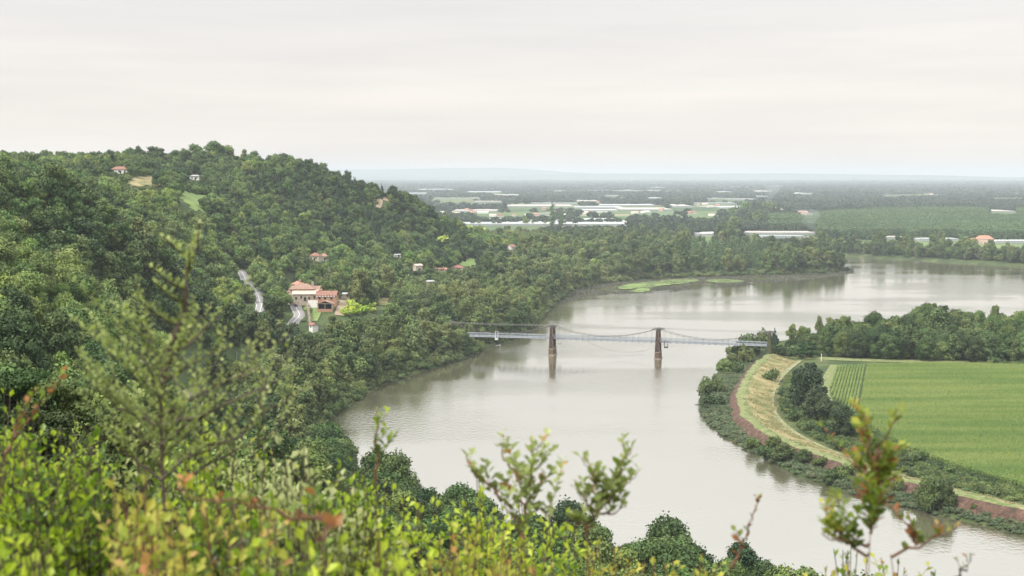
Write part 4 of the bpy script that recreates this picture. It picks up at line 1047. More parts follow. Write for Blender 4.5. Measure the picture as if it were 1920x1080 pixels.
for j, (cx, by, wp, hp_, kd, lab) in enumerate([(1384,668,26,24,'bush','low bush beside the water under the last stretch of deck'),(1408,668,30,24,'bush','bush between the bridge end trees and the bank'),(1398,664,40,40,'bush','tree right under the end of the bridge deck'),(1421,660,34,42,'bush','tree against the bridge tower on the right bank'),(1452,648,20,38,'conifer','dark spiky tree just right of the bank tower'),
        (1452,668,34,22,'bush','dark hedge bush at the foot of the bank tower'),(1480,668,34,22,'bush','hedge bush right of the bank tower'),(1512,671,40,32,'wood','low round tree beside the red earth gap'),
        (1486,640,22,34,'wood','slim tree behind the hedge by the tower'),(1536,640,16,44,'bank','first tall tree over the bank wood'),(1556,640,24,48,'bank','pair top tall tree over the bank wood'),
        (1735,640,40,66,'fine','big domed tree above the middle of the maize wood'),(1640,640,46,56,'fine','broad tree crown above the maize wood left part'),(1880,640,30,64,'bank','upright tall tree near the right end of the wood'),(1865,640,26,66,'bank','tall tree left of the upright right end tree'),(1790,640,30,52,'bank','tree with loose top behind the maize wood'),(1830,641,22,54,'bank','narrow loose topped tree in the maize wood skyline')]):
    x, y_ = gp(cx, by, 2.2); wm = wp * y_ / F; hm = hp_ * y_ / F
    w0 = {'bank': 10, 'conifer': 6.5, 'bush': 3.9, 'wood': 11, 'fine': 11}[kd]; h0 = {'bank': 15.5, 'conifer': 13, 'bush': 2.75, 'wood': 12.5, 'fine': 13}[kd]
    plant_tree('bankside_tree' if kd != 'bush' else 'bush', lab, 'tree' if kd != 'bush' else 'bush', kd, j + 2, (x, y_, 1.7), j * 1.7, (wm / w0, wm / w0, hm / h0))
# yellow lime shrubs by the barn
register('lime', FOL_LIME, [[(x * 1.4, y * 1.4, z * .8 + 1.2, r, r * .9) for x, y, z, r in np.random.RandomState(700 + i).uniform([-1.3, -1.3, 0, .8], [1.3, 1.3, 1.5, 1.3], (9, 4))] for i in range(2)], None, 900, .7)
for j, (cx, by, wp) in enumerate([(655,586,20),(668,590,20),(682,588,22),(694,580,20),(664,576,20),(678,572,20),(692,568,18),(650,592,16),(672,563,16),(661,581,18),(674,581,18),(688,574,18),(700,572,16),(684,562,16),(658,570,14),(697,588,16),(645,588,14),(669,569,16)]):
    x, y_, z = hit(cx, by); wm = wp * y_ / F
    plant_tree('lime_shrub', ['sunlit lime yellow shrub in the patch beside the brick barn', 'lime green shrub in the upper part of the bright patch'][cx > 675 or by < 576], 'shrub', 'lime', j, (x, y_, z - .4), j * 2.0, wm / 5.0, ['lime yellow shrubs beside the brick barn', 'lime green shrubs in the upper bright patch'][cx > 675 or by < 576])
for j, (cx, by, wp, lab) in enumerate([(762,420,0,''),(895,448,34,'bright yellow green crown on the hill toe'),(828,462,26,'light green shrub at the ridge foot'),(248,318,10,'yellow flowering tree beside the white hilltop house'),(602,478,14,'yellow green tree behind the twin red roofs')]):
    if not wp: continue
    x, y_, z = hit(cx, by); wm = wp * y_ / F
    plant_tree('lime_shrub', lab, 'shrub', 'lime', j, (x, y_, z + 1), j * 2.0, (wm / 5.0, wm / 5.0, wm / 5))

# pines at the left edge, near
PB = []
for i in range(3):
    rs = np.random.RandomState(800 + i); bl = []
    for k in range(40):
        t = k / 40; R = 5.4 * (1 - t ** 1.6) ** .7 + .6; a = rs.rand() * 6.28; q = R * rs.uniform(.25, .95)
        bl.append((q * math.cos(a), q * math.sin(a), 2.5 + t * 9.5 + rs.uniform(-.4, .4), rs.uniform(.9, 1.5), rs.uniform(.35, .6)))
    PB.append(bl)
register('pine', FOL_PINE, PB, (12, .28), 22000, .22, core=.55, tilt=.8)
for j, (cx, ty_, dep, s, lab) in enumerate([(30,682,112,1.0,'tall pine at the left edge of the photo behind the shrubs'),(112,712,104,1.0,'pine with a flat dark crown second from the left edge'),(196,762,98,.8,'smaller pine at the right end of the pine group'),(-60,690,118,1.05,'pine cut by the left edge of the photo'),(70,760,88,.8,'low pine in front of the two tall pines')]):
    x, y_, zt = atd(cx, ty_, dep)
    hgt_ = 12.6 * s
    plant_tree('pine_tree', lab, 'pine', 'pine', j, (x, y_, zt - hgt_), j * 1.9, s)

# low growth where the wood opens round the village, roads and houses
X, Y = CLEARED
jx = np.concatenate([X + ru.uniform(-3, 3, len(X)) for _ in range(3)]); jy = np.concatenate([Y + ru.uniform(-3, 3, len(X)) for _ in range(3)])
k = (~clear(jx, jy, np.full(len(jx), 11.), np.full(len(jx), 8.))) & clear(jx, jy, np.full(len(jx), 2.0), np.full(len(jx), 2.5))
for L_, d_ in ((RD1, 5.0), (RD2, 5.0)): k &= segdist(jx, jy, [tuple(p[:2]) for p in L_]) > d_
for M_ in MEADOWS: k &= ~inpoly(jx, jy, M_)
scrub('village_scrub', jx[k], jy[k], .95, 'low bushes and brambles filling the openings round the village', coll=KIND['bush'][1])
BLD = [atd(*p)[:2] for p in [(576,560,876),(548,560,880),(558,545,900),(599,553,892),(613,566,866),(611,583,855),(587,571,862),(652,556,895),(588,617,815)]]
k = (~clear(jx, jy, np.full(len(jx), 2.), np.full(len(jx), 2.5))) & (ru.rand(len(jx)) < .55) & (Y.mean() > 0) & (np.abs(jy - 870) < 130) & (np.abs(jx + 115) < 75)
for (bx_, by_) in BLD: k &= (jx - bx_) ** 2 + (jy - by_) ** 2 > 81
for L_, d_ in ((RD1, 4.5), (RD2, 4.5)): k &= segdist(jx, jy, [tuple(p[:2]) for p in L_]) > d_
for M_ in MEADOWS: k &= ~inpoly(jx, jy, M_)
scrub('garden_scrub', jx[k], jy[k], .42, 'low weeds and shrubs round the village houses', coll=KIND['reed'][1])
# trees that break the skyline of the ridge
for j, (px, pt, wp, kd) in enumerate([(82,282,26,'wood'),(150,290,30,'hill'),(245,276,22,'wood'),(292,276,44,'wood'),(365,271,42,'wood'),(402,268,40,'fine'),(458,279,18,'bank'),(428,276,30,'hill'),(532,287,34,'wood'),(575,298,26,'hill'),(618,322,22,'wood'),(668,345,24,'wood'),(722,360,26,'wood'),(755,362,40,'wood'),(790,376,26,'wood'),(868,424,22,'wood'),(-5,290,30,'conifer'),(205,284,30,'hill'),(330,280,30,'hill')]):
    # nearest ridge ground below this direction
    r0 = ray(px, pt); T = np.arange(900, 1750, 4.0); xs = r0[0] / r0[1] * T; gap = (H + r0[2] / r0[1] * T) - hraw(xs, T); q = int(np.argmin(gap)); dq = T[q]; g_ = max(6.0, float(gap[q]))
    x, y_, z = atd(px, pt, dq); h0 = {'bank': 15.5, 'conifer': 13, 'wood': 12.5, 'fine': 13, 'hill': 10.5}[kd]; w0 = {'bank': 10, 'conifer': 6.5, 'wood': 11, 'fine': 11, 'hill': 10}[kd]
    wm = wp * dq / F; hh0 = min(g_, 17.0)
    plant_tree('skyline_tree', ['dark broad tree', 'round tree', 'tall loose tree'][j % 3] + ' breaking the skyline ' + ['near the red roofed ridge house', 'between the ridge house and the hilltop house', 'above the white hilltop house', 'above the white hilltop house on its right', 'on the highest part of the ridge', 'topmost on the ridge', 'standing thin and alone on the ridge', 'just right of the topmost ridge trees', 'where the ridge starts to fall', 'on the falling ridge', 'low on the falling ridge', 'at the first notch of the falling ridge', 'by the yellow gully', 'right of the yellow gully', 'on the rounded shoulder right of the gully', 'at the toe of the falling ridge', 'at the left edge of the photo', 'left of the hilltop trees', 'in the saddle of the skyline'][j],
               'tree', kd, j, (x, y_, z - hh0), j * 1.1, (wm / w0, wm / w0, hh0 / h0))
# ---------------------------------------------------------------- buildings
def wallmat(nm, a, b): return mat_noise(nm, [(.35, a), (.65, b)], .7, .9, bump=.2)
def roofmat(nm, a, b):
    m, t, n, l = nt(nm)
    tc = N(n, 'ShaderNodeTexCoord'); ns = N(n, 'ShaderNodeTexNoise', Scale=.9, Detail=6.0); l.new(tc.outputs['Object'], ns.inputs['Vector'])
    r = ramp(n, [(.32, a), (.7, b)]); l.new(ns.outputs['Fac'], r.inputs[0])
    wv = N(n, 'ShaderNodeTexWave', Scale=1.4, Distortion=.4); l.new(tc.outputs['Object'], wv.inputs['Vector'])
    bp = N(n, 'ShaderNodeBump', Strength=.5, Distance=.15); l.new(wv.outputs['Fac'], bp.inputs['Height'])
    p = N(n, 'ShaderNodeBsdfPrincipled', Roughness=.85); l.new(r.outputs[0], p.inputs['Base Color']); l.new(bp.outputs[0], p.inputs['Normal'])
    o = N(n, 'ShaderNodeOutputMaterial'); l.new(p.outputs[0], o.inputs[0]); return m
CREAM = wallmat('cream_render', (.45,.39,.30), (.58,.51,.41)); WHITE = wallmat('white_render', (.68,.66,.62), (.80,.78,.74)); STONE = wallmat('stone_wall', (.30,.25,.19), (.44,.38,.30)); PINK = wallmat('pink_render', (.48,.33,.27), (.58,.42,.35))
RED = roofmat('red_tiles', (.22,.105,.075), (.33,.17,.125)); BROWN = roofmat('brown_tiles', (.24,.14,.10), (.38,.24,.18)); ORANGE = roofmat('orange_tiles', (.36,.17,.11), (.45,.24,.165)); PALE = roofmat('pale_tiles', (.52,.38,.30), (.64,.50,.42)); GREY = roofmat('grey_sheet', (.34,.35,.35), (.46,.46,.45))
DARK = mat_noise('dark_opening', [(.3, (.015,.014,.013)), (.7, (.035,.032,.03))], 2, .6); SHUT = mat_noise('shutter_paint', [(.3, (.20,.16,.13)), (.7, (.28,.22,.18))], 2, .7)
def brickmat():
    m, t, n, l = nt('brick_wall'); tc = N(n, 'ShaderNodeTexCoord'); b = N(n, 'ShaderNodeTexBrick', Scale=1.6)
    b.inputs['Color1'].default_value = (.42,.20,.12,1); b.inputs['Color2'].default_value = (.33,.15,.09,1); b.inputs['Mortar'].default_value = (.45,.36,.28,1)
    mp = N(n, 'ShaderNodeMapping'); mp.inputs['Rotation'].default_value = (PI / 2, 0, 0); l.new(tc.outputs['Object'], mp.inputs[0]); l.new(mp.outputs[0], b.inputs['Vector'])
    p = N(n, 'ShaderNodeBsdfPrincipled', Roughness=.9); l.new(b.outputs[0], p.inputs['Base Color']); o = N(n, 'ShaderNodeOutputMaterial'); l.new(p.outputs[0], o.inputs[0]); return m
BRICK = brickmat()
def roof_mb(w, d, z, rh, hip, ov=.5, cx=0, cy=0, th=.18):
    a, b = w / 2 + ov, d / 2 + ov; z0 = z - .12; mb = MB(); r = max(0.05, a - (b if hip else 0)) if w >= d else 0
    if hip: top = [(-max(a - b, .3), 0), (max(a - b, .3), 0)]
    else: top = [(-a, 0), (a, 0)]
    V = [(-a, -b, z0), (a, -b, z0), (a, b, z0), (-a, b, z0), (top[0][0], 0, z0 + rh), (top[1][0], 0, z0 + rh)]
    V = [(x + cx, y + cy, q) for x, y, q in V]; V2 = [(x, y, q - th) for x, y, q in V]
    n = 6
    mb.add(V + V2, [(0, 1, 5, 4), (2, 3, 4, 5), (1, 2, 5), (3, 0, 4)] if hip else [(0, 1, 5, 4), (2, 3, 4, 5)])
    mb.add(V + V2, [(6, 10, 11, 7), (8, 11, 10, 9), (0, 6, 7, 1), (1, 7, 8, 2), (2, 8, 9, 3), (3, 9, 6, 0)] + ([] if hip else [(0, 4, 10, 6), (4, 3, 9, 10), (1, 7, 11, 5), (5, 11, 8, 2)]))
    return mb
def wall_mb(w, d, h, rh, hip, cx=0, cy=0, base=-3.0):
    mb = MB(); a, b = w / 2, d / 2
    V = [(-a, -b, base), (a, -b, base), (a, b, base), (-a, b, base), (-a, -b, h), (a, -b, h), (a, b, h), (-a, b, h)]; Fc = [(0, 1, 5, 4), (1, 2, 6, 5), (2, 3, 7, 6), (3, 0, 4, 7)]
    if not hip:
        g = rh * b / (b + .5) - .34
        V += [(-a, 0, h + g), (a, 0, h + g)]; Fc += [(4, 8, 7), (5, 6, 9)]
    return mb.add([(x + cx, y + cy, z) for x, y, z in V], Fc)
def opening(root, x, z, w, h, y, nm='window', pane=True):
    f = MB(); f.box(x - w / 2 - .12, x + w / 2 + .12, y - .10, y + .05, z - .12, z + h + .12); fr = f.build(nm, SHUT, root)
    p = MB(); p.box(x - w / 2, x + w / 2, y - .14, y - .06, z, z + h); p.build('pane' if nm == 'window' else 'door_leaf', DARK, fr)
def house(name, label, cat, loc, rz, w, d, h, rh, hip, wm, rm, wins=0, door=False, chim=True, group=None, floors=1):
    r = thing(name, label, cat, loc, rz, group)
    wall_mb(w, d, h, rh, hip).build('wall', wm, r); rf = roof_mb(w, d, h, rh, hip).build('roof', rm, r)
    if chim: MB().box(w * .2, w * .2 + .8, -.3, .5, h + rh * .4, h + rh + .9).build('chimney', BRICK, rf)
    for fl in range(floors):
        for k in range(wins): opening(r, -w / 2 + w * (k + .5) / wins, 1.0 + fl * 2.8, 1.0, 1.3, -d / 2)
    if door: opening(r, w * .08, 0, 1.1, 2.1, -d / 2 - .02, 'door')
    return r
def copy_thing(r, loc, rz, sc, label, group=None):
    def cp(o, par):
        c = o.copy(); C.objects.link(c); c.parent = par
        for ch in o.children: cp(ch, c)
        return c
    c = cp(r, None); c.location = loc; c.rotation_euler = (0, 0, rz); c.scale = (sc, sc, sc); c['label'] = label
    if group: c['group'] = group
    return c
def gz(px, pyb): return hit(px, pyb)
# --- village by the road. px scale at 870 m: .326 m per photo pixel
def vil(px, py, d): x, y, z = atd(px, py, d); return (x, y, z)
x, y_, z = vil(576, 563, 872)
fh = thing('farmhouse', 'long cream farmhouse with brown hipped roof and pale lean-to by the road bend', 'house', (x, y_, z), math.radians(4))
wall_mb(15.5, 9, 6.6, 3, True, cx=-3.2, cy=6).build('wall', CREAM, fh); rf = roof_mb(15.5, 9.5, 6.9, 3.2, True, cx=-3.2, cy=6).build('roof', BROWN, fh)
MB().box(5.2 - 3, 6.6 - 3, 6.5, 7.5, 8, 11).build('chimney', STONE, rf)
wall_mb(15, 5, 4.2, 0, True, cx=-1, cy=-.6).build('lean_to_wall', STONE, fh)
MB().add([(-9, -3.5, 4.1), (7, -3.5, 4.1), (7, 2.0, 6.3), (-9, 2.0, 6.3), (-9, -3.5, 3.9), (7, -3.5, 3.9), (7, 2, 6.1), (-9, 2, 6.1)], [(0, 1, 2, 3), (4, 7, 6, 5), (0, 4, 5, 1), (3, 2, 6, 7), (0, 3, 7, 4), (1, 5, 6, 2)]).build('lean_to_roof', PALE, fh)
for k, xx in enumerate((-6.5, -3.4, 1.4, 4.6)): opening(fh, xx, .9 + (k % 2) * .6, .9, 1.4, -3.12)
opening(fh, -1.1, 0, 1.3, 2.2, -3.12, 'door')
x, y_, z = vil(548, 560, 880); house('cottage', 'cream end cottage of the farm with an orange edged roof by the cars', 'house', (x, y_, z - .5), math.radians(20), 4.6, 8, 5.0, 1.8, True, CREAM, RED, 2, True, False, floors=1)
x, y_, z = vil(558, 545, 900); house('farm_annex', 'annex with bright orange new tiles behind the farmhouse', 'house', (x, y_, z), math.radians(-10), 6.5, 6, 4.4, 2.0, True, CREAM, ORANGE, 1, False, True)
x, y_, z = vil(599, 553, 892); house('stone_wing', 'stone wing with greyish brown roof between farmhouse and barn', 'house', (x, y_, z), math.radians(-12), 11, 7, 3.6, 2.3, False, STONE, BROWN, 2, False, False)
x, y_, z = vil(613.5, 566, 866); bn = thing('brick_barn', 'two storey brick barn with red tiled roof and three dark upper openings', 'barn', (x, y_, z), math.radians(-3))
wall_mb(12.4, 7, 4.2, 0, True).build('wall', BRICK, bn); roof_mb(12.4, 7, 4.4, 2.6, False, ov=.4).build('roof', RED, bn)
sp = MB()
for k in range(7): sp.box(-6 + k * 1.75, -5.1 + k * 1.75, -3.86, -3.6, 3.4, 4.15)
sp.build('eaves_boards', WHITE, bn)
for xx, ww in ((-4.1, 1.3), (-.6, 1.2), (3.2, 1.2)): opening(bn, xx, 1.9, ww, 1.3, -3.5)
x, y_, z = vil(611, 583, 855); sh = thing('open_shed', 'open fronted shed with tiled gable and dark interior before the brick barn', 'shed', (x, y_, z), math.radians(-3))
s = MB(); s.box(-4.6, 4.6, -2.9, -2.6, -3, 1.4); s.box(-4.6, -4.3, -2.6, 3, -3, 4.6); s.box(4.3, 4.6, -2.6, 3, -3, 4.6); s.box(-4.3, 4.3, 2.7, 3, -3, 4.6); s.build('wall', BRICK, sh)
s = MB(); s.box(-4.6, -4.1, -3.1, -2.95, 1.4, 4.7); s.box(4.1, 4.6, -3.1, -2.95, 1.4, 4.7); s.box(-.15, .15, -2.9, -2.7, 1.4, 5); s.box(-4.6, 4.6, -3.15, -2.95, 4.5, 4.75); s.build('post', STONE, sh)
MB().add([(-5.1, -3.4, 4.6), (0, -3.4, 6.4), (5.1, -3.4, 4.6), (-5.1, 3.4, 4.6), (0, 3.4, 6.4), (5.1, 3.4, 4.6), (-5.1, -3.4, 4.4), (0, -3.4, 6.15), (5.1, -3.4, 4.4), (-5.1, 3.4, 4.4), (0, 3.4, 6.15), (5.1, 3.4, 4.4)],
         [(0, 1, 4, 3), (1, 2, 5, 4), (6, 9, 10, 7), (7, 10, 11, 8), (0, 6, 7, 1), (1, 7, 8, 2), (3, 4, 10, 9), (4, 5, 11, 10), (0, 3, 9, 6), (2, 8, 11, 5)]).build('roof', BROWN, sh)
s = MB(); s.add([(-4.3, -2.7, 4.5), (4.3, -2.7, 4.5), (0, -2.7, 6.05)], [(0, 1, 2)]); s.box(-4.2, 4.2, 1.5, 2.6, -1, 4.3); s.build('painted_shade', DARK, sh)  # near-black block and gable fill stand in for the shade inside
x, y_, z = vil(587, 571, 862); wl = MB().box(-2.9, 2.9, -.25, .25, -2, 2.6).build('retaining_wall', WHITE)
wl.location = (x, y_, z); tagp(wl, 'whitewashed retaining wall between farmhouse and open shed', 'wall')
x, y_, z = vil(652, 556, 895); house('flat_shed', 'low shed with pale grey sheet roof right of the brick barn', 'shed', (x, y_, z), math.radians(-6), 5.4, 5, 1.9, .8, False, STONE, GREY, 0, True, False)
x, y_, z = vil(588, 617, 815); house('small_house', 'small house with red roof and white gable below the garden', 'house', (x, y_, z), math.radians(-55), 4.6, 3.6, 2.6, 1.3, False, WHITE, RED, 1, False, False)
# fence posts / garden wall along the road garden
mb = MB()
for k in range(9):
    a0 = vil(577 + k * .6, 572 + k * 4.4, 862 - k * 5); mb.box(a0[0] - .3, a0[0] + .3, a0[1] - 2.6, a0[1] + 2.6, a0[2] - 2, a0[2] + 1.4 + .3 * (k % 2))
gw = mb.build('garden_wall', STONE); tagp(gw, 'crumbling stepped stone wall between road and garden', 'wall')
# cars
def car(name, label, col, px, py, rzdeg, L):
    k = np.argmin([abs(project(p[0], p[1], hraw(p[0], p[1]))[1] - py) for p in L]); p = L[k]
    q = L[min(k + 2, len(L) - 1)]; x, y_, _z = atd(px, py, p[1]); z = float(hraw(x, y_)) + .42
    an = math.atan2(q[1] - p[1], q[0] - p[0])
    r = thing(name, label, 'car', (x, y_, z), an + math.radians(rzdeg))
    pm = mat_noise(name + '_paint', [(.3, col), (.7, tuple(c * 1.1 for c in col))], 1, .3, spec=.5)
    b = MB(); b.add([(-2.1, -.85, .35), (2.1, -.85, .35), (2.1, .85, .35), (-2.1, .85, .35), (-2.15, -.86, .8), (2.15, -.82, .72), (2.15, .82, .72), (-2.15, .86, .8), (-1.9, -.82, .98), (1.2, -.82, .98), (1.2, .82, .98), (-1.9, .82, .98)],
          [(0, 3, 2, 1), (0, 1, 5, 4), (1, 2, 6, 5), (2, 3, 7, 6), (3, 0, 4, 7), (4, 5, 9, 8), (5, 6, 10, 9), (6, 7, 11, 10), (7, 4, 8, 11), (8, 9, 10, 11)])
    b.add([(-1.1, -.66, 1.48), (.35, -.66, 1.48), (.35, .66, 1.48), (-1.1, .66, 1.48), (-1.1, -.66, 1.44), (.35, -.66, 1.44), (.35, .66, 1.44), (-1.1, .66, 1.44)], [(0, 1, 2, 3), (0, 4, 5, 1), (1, 5, 6, 2), (2, 6, 7, 3), (3, 7, 4, 0)])
    b.build('body', pm, r)
    MB().add([(-1.8, -.8, .98), (1.1, -.8, .98), (1.1, .8, .98), (-1.8, .8, .98), (-1.1, -.65, 1.44), (.35, -.65, 1.44), (.35, .65, 1.44), (-1.1, .65, 1.44)], [(0, 1, 5, 4), (1, 2, 6, 5), (2, 3, 7, 6), (3, 0, 4, 7)]).build('window', DARK, r)
    for sx in (-1.3, 1.3):
        for sy in (-.82, .82):
            w_ = MB().tube([(sx, sy - .1, .33), (sx, sy + .1, .33)], .33, 12).build('wheel', DARK, r)
    return r
car('parked_car', 'white car parked beside the farmhouse at the road bend', (.75, .75, .75), 550, 565, 8, RD2)
car('moving_car', 'dark purplish car driving round the village bend', (.05, .04, .08), 554.5, 575.5, 0, RD2)
# guard rail on the upper road
L = RD1[int(len(RD1) * .18):int(len(RD1) * .85)]
gr = thing('guard_rail', 'steel guard rail along the outer side of the curved hill road', 'guard rail', (0, 0, 0))
STEEL = mat_noise('weathered_steel', [(.3, (.28,.27,.25)), (.7, (.40,.39,.37))], 1, .5)
T = np.gradient(L, axis=0); T /= np.linalg.norm(T, axis=1)[:, None]; Nn = np.stack([T[:, 1], -T[:, 0]], 1)
sg = 1 if Nn[len(Nn) // 2][0] > 0 else -1
Pn = L + Nn * sg * 3.6; Zr = hraw(Pn[:, 0], Pn[:, 1]) + .4
MB().tube([(p[0], p[1], z + .65) for p, z in zip(Pn, Zr)], .17, 5).build('rail', STEEL, gr)
for k in range(0, len(Pn), 3): MB().box(Pn[k][0] - .07, Pn[k][0] + .07, Pn[k][1] - .07, Pn[k][1] + .07, Zr[k] - .6, Zr[k] + .62).build('post', STEEL, gr)
# --- other houses on the hill
for nm, px, py, wp, dp, h, rh, hip, wm, rm, rz, lab, wn in [
    ('hilltop_house', 225, 325, 14, 8, 3.4, 2.4, True, WHITE, RED, 5, 'white house with red hipped roof high on the hillside', 3),
    ('ridge_house', 45, 297, 16, 9, 3.0, 2.6, True, CREAM, RED, 0, 'red roofed house on the skyline at the left', 2),
    ('red_roof_house', 591, 487, 9, 8, 3.8, 2.4, True, CREAM, RED, -12, 'left of the twin red roofed houses above the village', 2),
    ('red_roof_house', 606, 488, 8.5, 8, 3.6, 2.8, True, CREAM, BROWN, 14, 'right of the twin red roofed houses above the village', 2),
    ('tower_house', 783, 508, 6.5, 6.5, 5.0, 1.3, False, CREAM, PALE, 32, 'tall narrow cream house with pale roof in the woods', 1),
    ('long_house', 826, 508, 11, 6, 1.8, 1.2, False, PINK, ORANGE, 3, 'long low house under a bright orange roof', 2),
    ('lawn_house', 858, 507, 11, 9, 2.6, 2.4, True, CREAM, RED, -8, 'brown and red roofed house in front of the lawn', 2),
    ('white_shed', 745, 482, 7, 5, 2.4, .8, False, WHITE, GREY, 30, 'white roofed shed half hidden in the trees', 1),
    ('bank_house', 958, 472, 9.5, 8, 5.6, 3.0, False, WHITE, RED, 55, 'white gabled house with red roof beyond the hill toe', 1),
    ('white_villa', 366, 337, 9, 6, 3.6, 1.0, True, WHITE, GREY, 0, 'white house glimpsed between trees on the dark ridge', 2),
    ('hidden_hut', 806, 533, 6, 5, 2.4, 1.0, False, STONE, GREY, 25, 'grey roofed hut deep in the riverside wood', 0)]:
    x, y_, z = gz(px, py); house(nm, lab, 'house', (x, y_, z), math.radians(rz), wp, dp, h, rh, hip, wm, rm, wn, wn > 0, wn > 1)
x, y_, z = hit(583, 500)
# --- farm beyond the far bank
x, y_ = gp(1845, 457, 4); house('riverside_farm', 'large farmhouse with orange red roofs behind the far bank trees', 'house', (x, y_, 4), math.radians(-28), 26, 13, 7.5, 5, True, PINK, ORANGE, 4, True, True)
x, y_ = gp(1822, 457, 4); house('farm_barn', 'low barn wing with red roof left of the large farmhouse', 'barn', (x, y_, 4), math.radians(18), 24, 11, 4.2, 4.5, False, CREAM, RED, 2, True, False)
# --- plain houses: three kinds, copied
pr = [house('plain_house', 'x', 'house', (0, 0, 0), 0, 13, 9, 5, 2.8, True, CREAM, RED, 0, False, False), house('plain_house', 'x', 'house', (0, 0, 0), 0, 18, 9, 4, 2.5, False, WHITE, PALE, 0, False, False),
      house('plain_house', 'x', 'house', (0, 0, 0), 0, 11, 10, 6, 2.2, False, PINK, ORANGE, 0, False, False), house('plain_shed', 'x', 'shed', (0, 0, 0), 0, 30, 14, 4, 1.6, False, WHITE, WHITE, 0, False, False)]
spots = {'white fronted houses of the far village near the horizon': [(1681,362,1),(1690,360,1),(1712,363,1),(1722,362,1),(1733,364,0),(1740,361,1),(1752,363,2),(1662,364,1),(1705,362,0),(1746,365,1)],
         'pale houses of the far right hamlet': [(1866,362,1),(1878,360,1),(1888,363,1),(1897,361,0),(1908,365,1),(1915,370,1),(1876,366,1)],
         'pink walled houses at the foot of the far ridge': [(876,396,2),(884,398,0),(890,400,2),(880,404,2),(888,393,2)],
         'red roofed houses along the greenhouses': [(925,406,1),(938,407,0),(965,405,0),(990,406,1),(1005,406,2),(1040,398,0),(1020,394,2),(1095,401,1),(1108,399,0),(1190,401,1),(1240,396,2)],
         'orange roofed houses near the dark tree clump': [(1292,402,2),(1300,401,0),(1334,405,1),(1332,389,1),(1345,388,2),(1360,390,1),(1500,401,2),(1508,402,2),(1514,403,0),(1545,391,0),(1636,397,2)],
         'little houses of the middle hamlet': [(1130,384,1),(1152,383,0),(1262,386,1),(1278,387,1),(1290,385,0),(1310,386,2),(1322,384,1),(1122,381,0),(1202,384,1)],
         'tiny pale houses in the farthest woods': [(700,358,1),(760,357,1),(812,352,1),(1020,352,1),(1175,352,1),(1350,352,0),(1490,350,1),(1600,352,1),(1190,365,1),(1440,362,0),(1250,372,1),(1465,377,1),(1560,368,1)]}
usedp = [False] * 4
TX = {0: 'red hipped roof', 1: 'pale roof and white walls', 2: 'orange gable roof'}
for gname, L in spots.items():
    for j, (px, py, k) in enumerate(L):
        x, y_ = gp(px, py, 4); sc = 1.0 + .15 * math.sin(j * 2.1); rz = math.radians(-30 + 37 * j % 60)
        lab = 'small house with %s among the %s' % (TX[k], gname); lab = ' '.join(lab.split()[:16])
        g_ = '%s, %s' % (gname, TX[k])
        if not usedp[k]:
            r = pr[k]; r.location = (x, y_, 4); r.rotation_euler[2] = rz; r['label'] = lab; r['group'] = g_; usedp[k] = True
        else: copy_thing(pr[k], (x, y_, 4), rz, sc, lab, g_)
for j, (px, py) in enumerate([(905,400),(1060,405),(1325,441),(1210,399),(1470,401)]):
    x, y_ = gp(px, py, 4); lab = ['white shed by the houses at the ridge foot', 'white shed behind the long greenhouse', 'white shed near the ribbed greenhouse', 'white shed on the open middle fields', 'white shed right of the dark tree clump'][j]
    if j == 0: pr[3].location = (x, y_, 4); pr[3]['label'] = lab
    else: copy_thing(pr[3], (x, y_, 4), .3 * j, 1, lab)

# --- greenhouses
def plastic(nm, a, b): return mat_noise(nm, [(.3, a), (.7, b)], .02, .8, spec=.15)
PLAS = [plastic('white_plastic', (.35,.37,.37), (.44,.45,.44)), plastic('cream_plastic', (.35,.33,.29), (.43,.39,.35)), plastic('dull_plastic', (.28,.30,.30), (.36,.38,.37))]
for j, (x0, x1, ya, yb, lab) in enumerate(STRIPS + [e + ('',) for e in EXTRA_STRIPS]):
    xl, y0 = gp(x0, yb, 4); xr, _ = gp(x1, yb, 4); _, y1 = gp(x0, ya + .6, 8 if yb > 400 else 4)
    y1 = max(y1, y0 + 40); wtot = xr - xl; span = max(5.0, wtot / 110); n = max(2, int(wtot / span)); span = wtot / n; hgt_ = 3.0; ri = span * .16
    cov_ = MB(); prof = []
    for k in range(n):
        for q in range(5): prof.append((xl + (k + q / 4.0) * span, 4 + hgt_ + ri * math.sin(PI * q / 4)))
    V = []; Fc = []
    for k, (xx, zz) in enumerate(prof):
        V += [(xx, y0, zz), (xx * y1 / y0 if False else xx, y1, zz)]
        if k: Fc.append((2 * k - 2, 2 * k, 2 * k + 1, 2 * k - 1))
    r = thing('greenhouse', lab or 'one of the thin pale greenhouse strips scattered over the hazy middle plain', 'greenhouse', (0, 0, 0), group=None if lab else 'thin pale greenhouses scattered over the hazy middle plain')
    obj('roof', mesh_np('greenhouse_roof', V, Fc, PLAS[j % 3]), r)
    MB().box(xl + .05, xr - .05, y0 + .05, y1 - .05, 3.5, 4 + hgt_ - .02).build('wall', PLAS[2], r)

